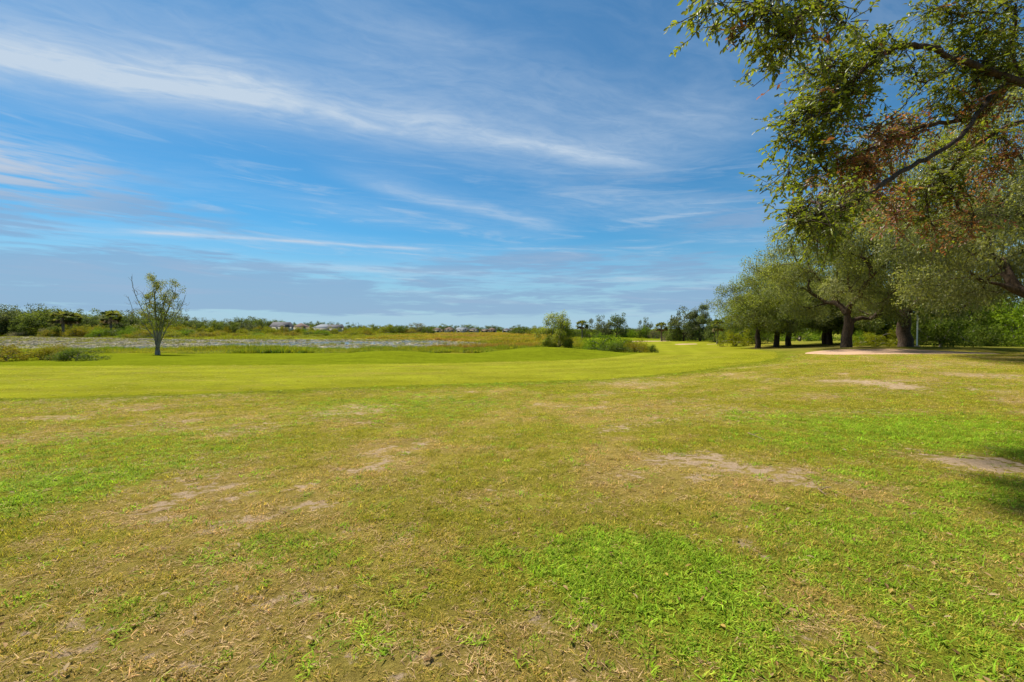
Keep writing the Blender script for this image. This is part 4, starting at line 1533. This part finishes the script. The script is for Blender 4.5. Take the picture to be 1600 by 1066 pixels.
def scatter(name, coll, P_, kind, rotz, scl, tint, label, cat, tilt=None):
    n = len(P_)
    me = bpy.data.meshes.new(name)
    me.vertices.add(n)
    me.vertices.foreach_set('co', np.asarray(P_, np.float32).ravel())

    def at_(nm, typ, key, v):
        a = me.attributes.new(nm, typ, 'POINT')
        a.data.foreach_set(key, v)
    at_('kind_index', 'INT', 'value', np.asarray(kind, np.int32))
    rot = np.zeros((n, 3), np.float32)
    rot[:, 2] = rotz
    if tilt is not None:
        rot[:, :2] = tilt
    at_('rot', 'FLOAT_VECTOR', 'vector', rot.ravel())
    scl = np.asarray(scl, np.float32)
    if scl.ndim == 1:
        scl = np.repeat(scl[:, None], 3, 1)
    at_('scl', 'FLOAT_VECTOR', 'vector', scl.ravel())
    tc_ = np.ones((n, 4), np.float32)
    tc_[:, :3] = tint
    at_('tint', 'FLOAT_COLOR', 'color', tc_.ravel())
    o = obj(name, me)
    tag(o, label, cat, kind='stuff')
    ng = bpy.data.node_groups.new(name + '_nodes', 'GeometryNodeTree')
    ng.interface.new_socket('Geometry', in_out='INPUT', socket_type='NodeSocketGeometry')
    ng.interface.new_socket('Geometry', in_out='OUTPUT', socket_type='NodeSocketGeometry')
    gi, go = ng.nodes.new('NodeGroupInput'), ng.nodes.new('NodeGroupOutput')
    ci = ng.nodes.new('GeometryNodeCollectionInfo')
    ci.inputs['Collection'].default_value = coll
    ci.inputs['Separate Children'].default_value = True
    ci.inputs['Reset Children'].default_value = True
    ip = ng.nodes.new('GeometryNodeInstanceOnPoints')
    ip.inputs['Pick Instance'].default_value = True

    def na(nm, typ):
        q = ng.nodes.new('GeometryNodeInputNamedAttribute')
        q.data_type = typ
        q.inputs['Name'].default_value = nm
        return q.outputs[0]
    L = ng.links.new
    L(gi.outputs[0], ip.inputs['Points'])
    L(ci.outputs[0], ip.inputs['Instance'])
    L(na('kind_index', 'INT'), ip.inputs['Instance Index'])
    L(na('rot', 'FLOAT_VECTOR'), ip.inputs['Rotation'])
    L(na('scl', 'FLOAT_VECTOR'), ip.inputs['Scale'])
    L(ip.outputs[0], go.inputs[0])
    md = o.modifiers.new('scatter', 'NODES')
    md.node_group = ng
    return o


one = [(1, 1, 1), (1.25, 1.12, 0.9), (0.8, 0.9, 0.8)]
lushv = [(1, 1, 1), (1.15, 1.05, 1.3), (0.85, 0.92, 0.9), (1.3, 1.0, 1.8), (0.92, 1.02, 0.9)]
strawc = [(1, 1, 1), (2.0, 1.55, 2.6), (1.3, 1.15, 1.2), (0.8, 0.9, 0.85), (1.7, 1.4, 2.0)]
lawn_c = tuft_collection('lawn_tuft', [
    blade_tuft('fine_a', 1, 44, 0.078, 0.040, 0.0036, 0.9, strawc),
    blade_tuft('fine_b', 2, 44, 0.078, 0.044, 0.0036, 1.05, strawc),
    blade_tuft('lush_a', 3, 40, 0.085, 0.044, 0.0064, 1.35, lushv),
    blade_tuft('lush_b', 4, 40, 0.085, 0.048, 0.0064, 1.5, lushv),
    blade_tuft('thatch_a', 5, 30, 0.090, 0.034, 0.0036, 1.0, [(1, 1, 1), (0.7, 0.66, 0.6), (1.25, 1.2, 1.15)], flat=1.42, segs=2),
    blade_tuft('thatch_b', 6, 30, 0.090, 0.044, 0.0040, 1.0, [(1, 1, 1), (0.6, 0.55, 0.5), (1.2, 1.15, 1.1)], flat=1.36, segs=2),
])
r = RES(4242)
Ps, Ks_, Ss, Ts = [], [], [], []
for (d0, d1, dens, sc) in [(0.7, 4.0, 430, 1.0), (4.0, 8.0, 230, 1.15), (8.0, 14.0, 105, 1.45), (14.0, 24.0, 36, 2.0), (24, 36, 14, 2.6)]:
    xw = 1.30 * d1 + 1.0
    n = int(dens * 2 * xw * (d1 - d0))
    X = r.uniform(-xw, xw, n)
    Y = r.uniform(d0, d1, n)
    ok = np.abs(X) < 1.26 * Y + 0.9
    X, Y = X[ok], Y[ok]
    sdf = poly_sd(X, Y, FAIR_POLY)
    ok = sdf > 0.05
    for bp in BPTS[:1]:
        ok &= poly_sd(X, Y, bp) > 0.15
    ok &= (Y < np.interp(X, FES[:, 0], FES[:, 1]))
    X, Y = X[ok], Y[ok]
    n = len(X)
    lush, bare, dry = lawn_masks(X, Y)
    u = r.uniform(size=n)
    keep = r.uniform(size=n) > np.clip(sstep(bare + (fbm(X / 0.3, Y / 0.3, 417, 3) - 0.5) * 1.4, 0.30, 0.9) * 0.93, 0, 0.96)
    isl = (u < lush * 0.86 + 0.04)
    ist = ~isl & (r.uniform(size=n) < 0.14 + 0.46 * dry + 0.45 * bare)
    k = np.where(isl, 2, np.where(ist, 4, 0)) + r.randint(0, 2, n)
    base_c = ground_colour(X, Y)
    fine = lerp(np.tile(C_OLIVE * np.array((1.12, 1.28, 1.0)), (n, 1)), np.tile(C_DRY * 1.25, (n, 1)), np.clip(dry * 0.8 + r.normal(0, 0.15, n), 0, 1))
    fine = lerp(fine, np.tile(C_EDGE * 1.3, (n, 1)), np.clip(sstep(fbm(X / 0.9, Y / 0.9, 123, 3), 0.45, 0.65) * 0.5 + sstep(np.hypot(X, Y), 5, 16) * 0.3, 0, 0.8))
    sdk = np.exp(-(np.maximum(poly_sd(X, Y, FAIR_POLY), 0) / 1.3) ** 2) * 0.85
    fine = lerp(fine, np.tile(C_BAND * 1.15, (n, 1)), sdk)
    ist &= r.uniform(size=n) > sdk
    lushc = np.tile(C_LUSH * np.array((1.30, 1.62, 1.5)), (n, 1)) * r.uniform(0.8, 1.25, (n, 1)) + np.array((0.02, 0.01, 0)) * r.uniform(0, 1, (n, 1))
    thc = np.tile(np.array((0.42, 0.30, 0.145)), (n, 1))
    t = np.where(isl[:, None], lushc, np.where(ist[:, None], thc, fine))
    t = t * r.uniform(0.78, 1.35, (n, 1))
    s = sc * r.uniform(0.75, 1.25, n)
    hgt = s * r.uniform(0.55, 1.1, n) / sc ** 0.55 * (0.45 + 1.1 * fbm(X / 0.22, Y / 0.22, 515, 3))
    Ps.append(np.stack([X, Y, gz(X, Y) - 0.003], 1)[keep])
    Ks_.append(k[keep])
    Ss.append(np.stack([s, s, hgt], 1)[keep])
    Ts.append(t[keep])
# close-mown blades on the near part of the fairway
n = 15000
X = r.uniform(-36, 24, n)
Y = r.uniform(12.5, 40, n)
ok = (poly_sd(X, Y, FAIR_POLY) < -0.05) & (np.abs(X) < 1.26 * Y)
X, Y = X[ok], Y[ok]
n = len(X)
s = r.uniform(1.8, 3.0, n)
Ps.append(np.stack([X, Y, gz(X, Y) + 0.018], 1))
Ks_.append(r.randint(0, 2, n))
Ss.append(np.stack([s, s, r.uniform(0.3, 0.6, n)], 1))
Ts.append(np.tile(C_FAIR * np.array((1.25, 1.3, 1.2)), (n, 1)) * (0.8 + 0.45 * fbm(X / 1.5, Y / 0.9, 611, 3))[:, None] * r.uniform(0.85, 1.15, (n, 1)))
Pn = np.vstack(Ps)
scatter('lawn_grass', lawn_c, Pn, np.concatenate(Ks_), r.uniform(0, 6.28, len(Pn)), np.vstack(Ss), np.vstack(Ts),
        'short patchy lawn grass, green and straw mixed, in the foreground', 'grass', r.normal(0, 0.12, (len(Pn), 2)))

# tall grass: bank before the pond, marsh beyond
tall_c = tuft_collection('tall_tuft', [
    blade_tuft('reed_a', 21, 40, 0.45, 0.9, 0.028, 0.35, one),
    blade_tuft('reed_b', 22, 40, 0.5, 0.8, 0.030, 0.5, one),
    blade_tuft('weed_a', 23, 60, 0.5, 0.55, 0.07, 0.9, one),
])
Ps, Ks_, Ss, Ts = [], [], [], []
# bank
n = 9000
X = r.uniform(-110, 16, n)
Y = r.uniform(55, 88, n)
z = gz(X, Y)
edge = 56 + 6 * fbm(X / 12, X * 0, 3, 3) + np.where(X > -14, 2, 0)
ok = (Y > edge) & (z > WATER - 0.15) & (np.abs(X) < 1.45 * Y)
X, Y, z = X[ok], Y[ok], z[ok]
n = len(X)
nz = fbm(X / 6, Y / 6, 202, 3)
hsc = np.clip((nz - 0.25) * 2.2, 0.25, 1.4)
gcol = lerp(np.tile(np.array((0.145, 0.20, 0.012)), (n, 1)), np.tile(np.array((0.235, 0.225, 0.016)), (n, 1)), np.clip(fbm(X / 8, Y / 8, 205, 3) * 2 - 0.6 + r.normal(0, 0.1, n), 0, 1))
dk = r.uniform(size=n) < 0.22 * (nz > 0.5)
gcol[dk] = np.array((0.08, 0.13, 0.014))
Ps.append(np.stack([X, Y, z], 1))
Ks_.append(np.where(dk, 2, r.randint(0, 3, n)))
Ss.append(np.stack([hsc * 0.9 + 0.4, hsc * 0.9 + 0.4, hsc], 1))
Ts.append(gcol * r.uniform(0.8, 1.2, (n, 1)))
# sparse reeds standing in the pond
n = 5000
X = r.uniform(-260, 0, n)
Y = r.uniform(84, 225, n)
ok = (gz(X, Y) < WATER) & (fbm(X / 18, Y / 7, 411, 3) > 0.49) & (np.abs(X) < 1.4 * Y)
X, Y = X[ok], Y[ok]
n = len(X)
Ps.append(np.stack([X, Y, np.full(n, WATER - 0.02)], 1))
Ks_.append(r.randint(0, 2, n))
Ss.append(np.stack([np.full(n, 1.5), np.full(n, 1.2), r.uniform(0.25, 0.7, n)], 1))
Ts.append(np.tile(np.array((0.19, 0.185, 0.03)), (n, 1)) * r.uniform(0.8, 1.25, (n, 1)))
# marsh
n = 16000
Y = 85 + (430 - 85) * r.uniform(size=n) ** 1.4
X = r.uniform(-1.3, 0.16, n) * Y
z = gz(X, Y)
ok = (z > WATER - 0.12) & ((X - (19 + 0.62 * (Y - 30))) < -8)
X, Y, z = X[ok], Y[ok], z[ok]
n = len(X)
gc = ground_colour(X, Y) * r.uniform(0.8, 1.35, (n, 1))
s = np.interp(Y, [85, 200, 430], [1.0, 1.8, 3.2]) * r.uniform(0.7, 1.3, n)
Ps.append(np.stack([X, Y, z], 1))
Ks_.append(r.randint(0, 3, n))
Ss.append(np.stack([s * 1.4, s * 1.4, np.clip(fbm(X / 12, Y / 12, 301, 3) * 1.8 - 0.1, 0.3, 1.3)], 1))
Ts.append(gc)
Pn = np.vstack(Ps)
scatter('marsh_grass', tall_c, Pn, np.concatenate(Ks_), r.uniform(0, 6.28, len(Pn)), np.vstack(Ss), np.vstack(Ts),
        'tall marsh grass and reeds along the bank and across the marsh', 'reeds', r.normal(0, 0.08, (len(Pn), 2)))

# fallen leaves
lf = []
r = RES(66)
for i in range(4):
    n_ = 1
    V, F = leaf_folded(np.zeros((1, 3)), np.array([[1.0, 0, 0.05]]), np.array([[0.1 * i - 0.2, 0.2, 1.0]]), np.array([0.065]), np.array([0.026]))
    V = V + np.array([0, 0, 0.02])
    lf.append(mesh_np('leaf_%d' % i, V, F, np.ones((len(V), 3)), False, mats=[M_BLADE]))
leaf_c = tuft_collection('litter_leaf', lf)
n = 1900
Y = 1.2 + 11 * r.uniform(size=n) ** 1.3
X = r.uniform(-1.25, 1.25, n) * Y
sel = r.uniform(size=n) < np.clip(0.25 + 0.6 * sstep(X, -1, 4) + 0.35 * (Y < 4), 0, 1)
X, Y = X[sel], Y[sel]
n = len(X)
pal = np.array([(0.38, 0.24, 0.11), (0.28, 0.16, 0.06), (0.45, 0.33, 0.18), (0.22, 0.125, 0.055), (0.42, 0.28, 0.07)])
scatter('fallen_leaves', leaf_c, np.stack([X, Y, gz(X, Y) + r.uniform(0.0, 0.022, n)], 1), r.randint(0, 4, n), r.uniform(0, 6.28, n), r.uniform(0.4, 0.85, n), pal[r.randint(0, 5, n)] * r.uniform(0.8, 1.2, (n, 1)),
        'scattered brown fallen oak leaves lying in the foreground grass', 'leaves', r.normal(0, 0.35, (n, 2)))
# two fallen twigs
for (p0, p1, lab) in [((1168, 680), (1196, 692), 'thin curved fallen twig lying on the lawn below the fairway bend'), ((1278, 768), (1292, 782), 'short pale fallen twig lying near the bare strip on the lawn')]:
    a, b = ground(*p0), ground(*p1)
    u = np.linspace(0, 1, 7)[:, None]
    pts = a + (b - a) * u
    pts[:, 2] = gz(pts[:, 0], pts[:, 1]) + 0.035
    L_ = np.linalg.norm(b - a)
    pts[:, 1] += 0.18 * L_ * np.sin(u[:, 0] * 3.1) + r.normal(0, 0.02 * L_, 7)
    side = np.array([pts[3], pts[3] + [0.10, 0.05, 0.01], pts[3] + [0.17, 0.09, 0.0]])
    V, F = tubes([(pts, np.linspace(0.008, 0.003, 7)), (side, np.array([0.005, 0.004, 0.002]))], 6)
    cen_ = V.mean(0)
    o = obj('fallen_twig', mesh_np('fallen_twig', V - cen_, F, None, True, mats=[M_TWIG]), None, cen_)
    tag(o, lab, 'twig', 'fallen twigs')

# ------------------------------------------------------------------ the near oak, leaning in from the right
r = RES(1234)
TB = np.array([13.2, 8.2, float(zterr(13.2, 8.2))])


def z7(zx, zy):
    return 1020 + zx * 0.3752, zy * 0.3752


GREEN = [(230, 20, 4.4), (300, 60, 4.4), (350, 50, 4.5), (430, 30, 4.6), (480, 110, 4.6), (520, 180, 4.6), (560, 70, 4.7), (600, 120, 4.7), (640, 40, 4.8), (700, 10, 4.9), (500, 40, 4.5), (560, 150, 4.6), (450, 80, 4.5), (390, 90, 4.4), (610, 70, 4.8),
         (740, 60, 5.0), (770, 90, 5.0), (800, 60, 5.0), (560, 215, 4.6), (440, 300, 4.5), (160, 80, 4.3),
         (700, 230, 7.4), (760, 255, 7.5), (680, 320, 7.4), (740, 340, 7.5), (800, 330, 7.5), (840, 280, 7.6), (700, 400, 7.4), (760, 430, 7.5), (820, 400, 7.5), (860, 360, 7.6), (720, 290, 7.6), (790, 370, 7.3),
         (650, 490, 7.4), (550, 500, 7.3), (690, 510, 7.4), (760, 510, 7.5), (820, 490, 7.5), (640, 570, 7.3), (560, 560, 7.3), (720, 590, 7.4), (620, 640, 7.3), (680, 640, 7.4), (610, 730, 7.3), (655, 750, 7.4), (700, 690, 7.4), (570, 760, 7.2), (730, 460, 7.7), (600, 520, 7.3), (670, 450, 7.5),
         (640, 230, 7.4), (850, 200, 7.7), (900, 180, 7.8), (960, 170, 7.9), (1000, 200, 8.0), (1050, 260, 7.8), (1090, 290, 7.8), (900, 260, 7.7), (1180, 300, 7.9), (940, 330, 7.6),
         (1130, 60, 8.6), (1200, 110, 8.6), (1260, 60, 8.6), (1300, 140, 8.6), (1350, 50, 8.7), (1400, 130, 8.7), (1450, 60, 8.8), (1500, 120, 8.8), (1330, 200, 8.6), (1400, 220, 8.7), (1480, 200, 8.7), (1300, 290, 8.5), (1370, 300, 8.5), (1440, 280, 8.6), (1500, 30, 8.9), (1530, 250, 8.8), (1200, 40, 8.7), (1390, 20, 8.8), (1290, 20, 8.7),
         (1250, 370, 8.4), (1320, 380, 8.4), (1180, 420, 8.3), (1220, 470, 8.3), (1150, 470, 8.2), (1380, 380, 8.5), (1350, 250, 8.6), (1440, 170, 8.7), (1520, 180, 8.8), (1250, 190, 8.6), (1260, 250, 8.5), (1430, 340, 8.6),
         (640, 900, 5.2), (700, 880, 5.3), (760, 900, 5.5), (610, 950, 5.2), (700, 950, 5.3), (820, 850, 5.7), (860, 870, 6.0), (740, 1000, 5.9), (560, 890, 5.1), (660, 840, 5.3), (650, 990, 5.8), (780, 830, 5.9), (720, 830, 5.9), (670, 930, 5.8), (740, 940, 5.9), (800, 890, 6.0), (690, 1000, 5.8), (620, 900, 5.2),
         (1150, 770, 9.4), (1200, 700, 9.3), (1280, 660, 9.3), (1350, 570, 9.2), (1100, 840, 9.5), (1180, 850, 9.4), (1240, 770, 9.4), (1080, 920, 9.6), (1150, 900, 9.5), (1330, 630, 9.3), (1390, 520, 9.2), (1060, 780, 9.2), (1130, 690, 9.2), (1250, 610, 9.2), (1200, 790, 9.5), (1140, 830, 9.5)]
RED = [(900, 680, 7.8), (850, 720, 7.8), (940, 700, 7.9), (820, 690, 7.7), (880, 770, 7.9), (980, 620, 8.0), (1040, 560, 8.0), (920, 590, 7.9), (1340, 440, 8.5), (1390, 460, 8.6), (1000, 900, 8.9), (1030, 860, 8.9), (960, 560, 7.8),
       (1290, 810, 9.4), (1440, 610, 9.4), (1490, 640, 9.4), (1380, 760, 9.5), (1250, 930, 9.5), (1330, 930, 9.5), (1180, 960, 9.6), (760, 730, 7.8), (1080, 530, 8.1), (860, 640, 7.8), (1020, 930, 8.9), (1420, 700, 9.4), (960, 800, 8.2), (1000, 560, 8.0), (1300, 430, 8.4)]
vis, typ = [], []
for k, lst in ((0, GREEN), (1, RED)):
    for (zx, zy, dd) in lst:
        x_, y_ = z7(zx, zy)
        vis.append(at(x_, y_, dd + r.uniform(-0.35, 0.35)) - TB)
        typ.append(k)
# limbs run as in the photograph
LIMBS = [[(1500, 95, 8.2), (1468, 78, 8.0), (1410, 72, 7.9), (1360, 100, 7.7), (1325, 140, 7.6)],
         [(1600, 130, 9.0), (1540, 178, 8.8), (1450, 196, 8.2), (1400, 215, 8.0), (1345, 240, 7.8), (1300, 268, 7.6)],
         [(1440, 135, 8.1), (1405, 172, 8.0), (1365, 200, 7.8)],
         [(1640, 200, 9.6), (1530, 222, 9.3), (1465, 285, 9.4), (1400, 305, 8.9), (1330, 330, 8.7), (1280, 345, 8.5)],
         [(1500, -80, 6.8), (1400, -70, 5.6), (1300, -45, 5.0), (1200, -35, 4.7), (1110, -20, 4.4)],
         [(1600, 130, 8.6), (1500, 215, 7.6), (1420, 262, 6.9), (1360, 300, 6.3), (1300, 330, 5.9), (1255, 350, 5.7)]]
ROOTS = [[(0.0, 0.1, 3.2), (-0.6, 0.0, 4.6)], [(-0.2, 0.1, 2.9), (-0.9, 0.3, 3.9)], None, [(-0.2, 0.1, 2.4), (-0.8, 0.5, 3.0)], [(-0.2, 0.1, 4.2), (-1.2, -0.5, 5.6)], [(-0.2, 0.1, 3.6), (-1.0, -0.1, 4.5)]]
way = []
for lb, rt in zip(LIMBS, ROOTS):
    q = [at(*v) - TB for v in lb]
    if rt:
        q = [np.array(v) for v in rt] + q
    else:
        q = [at(1500, 95, 8.2) - TB] + q
    sp = spline(np.array(q), 8 * len(q))
    way.append(sp + RES(3).normal(0, 0.012, sp.shape))
# the rest of the crown, outside the picture
hid = []
rr2 = RES(777)
ctr = np.array([0.6, 0.4, 7.2])
while len(hid) < 150:
    d_ = rnd_dirs(rr2, 1)[0]
    q = ctr + d_ * np.array([6.0, 6.0, 4.2]) * rr2.uniform(0.5, 1.0)
    wp = q + TB
    if q[2] < 3.6:
        continue
    if wp[1] > 0.3:
        px = 800 + wp[0] / wp[1] * FPX
        py = 514 - (wp[2] - EYE) / wp[1] * FPX
        m_px = 0.75 / wp[1] * FPX
        if px - m_px < 1625 and py + m_px > -15 and px > -50:
            continue
    hid.append(q)
allc = np.array(vis + hid)
trunk_pts = np.array([(0, 0, 0), (0.0, 0.02, 0.8), (-0.06, 0.05, 1.6), (-0.15, 0.1, 2.4), (-0.22, 0.12, 3.2), (-0.25, 0.15, 4.1), (-0.2, 0.2, 5.2), (-0.05, 0.2, 6.4), (0.1, 0.25, 7.6), (0.2, 0.3, 9.0)], float)
pos, par, chains, tips = skeleton(None, trunk_pts[4], allc, r, 0.30, trunk_pts=trunk_pts, pen=0.22, sag=0.02, pre=way)
rad = radii_from(par, tips, 0.0060, 0.19)
e = empty('overhanging_oak', TB)
tag(e, 'near oak whose leafy branches, some leaves reddish brown, hang in at the upper right', 'tree')
obj('trunk', wood_mesh('near_trunk', pos, chains, rad, M_BARK, 8, 0, 1.5), e)
# twiglets with leaves
Cs, Ds, Ns, Ls, Ws, Kc = [], [], [], [], [], []
tw = []
G_C = np.array([(0.105, 0.130, 0.012), (0.145, 0.165, 0.015), (0.19, 0.20, 0.02), (0.12, 0.12, 0.03)])
R_C = np.array([(0.23, 0.075, 0.045), (0.18, 0.080, 0.045), (0.26, 0.11, 0.06), (0.16, 0.105, 0.05)])
nv = 0
for i, q in enumerate(vis):
    tp_ = pos[tips[nv + i]]
    bk = pos[par[tips[nv + i]]]
    ax = unit(tp_ - bk)
    near = np.linalg.norm(q + TB - np.array([0, 0, EYE])) < 8.2 and (q + TB)[1] < 6.5
    ntw = 17 if not near else 13
    for _ in range(ntw):
        d_ = unit(ax * 0.5 + r.normal(0, 0.75, 3) + np.array([-0.25, -0.1, -0.35 if near else -0.1]))
        L = r.uniform(0.22, 0.55) * (0.62 if near else 1.0)
        s0 = tp_ - ax * r.uniform(0, 0.25) + r.normal(0, 0.10 if near else 0.14, 3)
        s1 = s0 + d_ * L * 0.55
        s2 = s0 + d_ * L + np.array([0, 0, -0.14 * L])
        tw.append((np.array([tp_ - ax * 0.2 + (s0 - tp_) * 0.2, s0, s1, s2]), np.array([0.005, 0.004, 0.003, 0.0015])))
        nl = r.randint(9, 15)
        t = np.linspace(0.1, 1.0, nl)[:, None]
        c = (1 - t) ** 2 * s0 + 2 * t * (1 - t) * s1 + t * t * s2
        sgn = np.where(np.arange(nl) % 2 == 0, 1.0, -1.0)[:, None]
        side = unit(np.cross(d_, np.array([0, 0, 1.0])))
        dd_ = d_ * 0.75 + side * sgn * r.uniform(0.4, 1.1, (nl, 1)) + r.normal(0, 0.35, (nl, 3)) + np.array([0, 0, -0.25])
        Cs.append(c)
        Ds.append(dd_)
        Ns.append(np.array([0, 0, 1.0]) + r.normal(0, 0.5, (nl, 3)))
        ll = r.uniform(0.055, 0.105, nl) * (0.74 if near else 1.0)
        Ls.append(ll)
        Ws.append(ll * r.uniform(0.36, 0.50, nl))
        if typ[i] == 1:
            pal_ = R_C[r.randint(0, 4, nl)]
            gm = r.uniform(size=nl) < 0.15
            pal_[gm] = G_C[1]
        else:
            pal_ = G_C[r.randint(0, 4, nl)]
            if r.uniform() < 0.02:
                pal_ = R_C[r.randint(0, 4, nl)]
        Kc.append(pal_ * r.uniform(0.8, 1.3, (nl, 1)))
V, F = leaf_folded(np.vstack(Cs), np.vstack(Ds), np.vstack(Ns), np.concatenate(Ls), np.concatenate(Ws))
obj('leaves', mesh_np('near_leaves', V, F, np.repeat(np.vstack(Kc), 7, 0), False, mats=[M_NEAR]), e)
Vt, Ft = tubes(tw, 4)
obj('twigs', mesh_np('near_twigs', Vt, Ft, None, True, mats=[M_BARK]), e)['kind'] = 'stuff'
V, F, K = crown_leaves(np.array(hid), 0.65, 170, 0.12, RES(779), G_C, 0.8, 0.42)
obj('crown', mesh_np('near_crown', V, F, K, mats=[M_LEAF]), e)
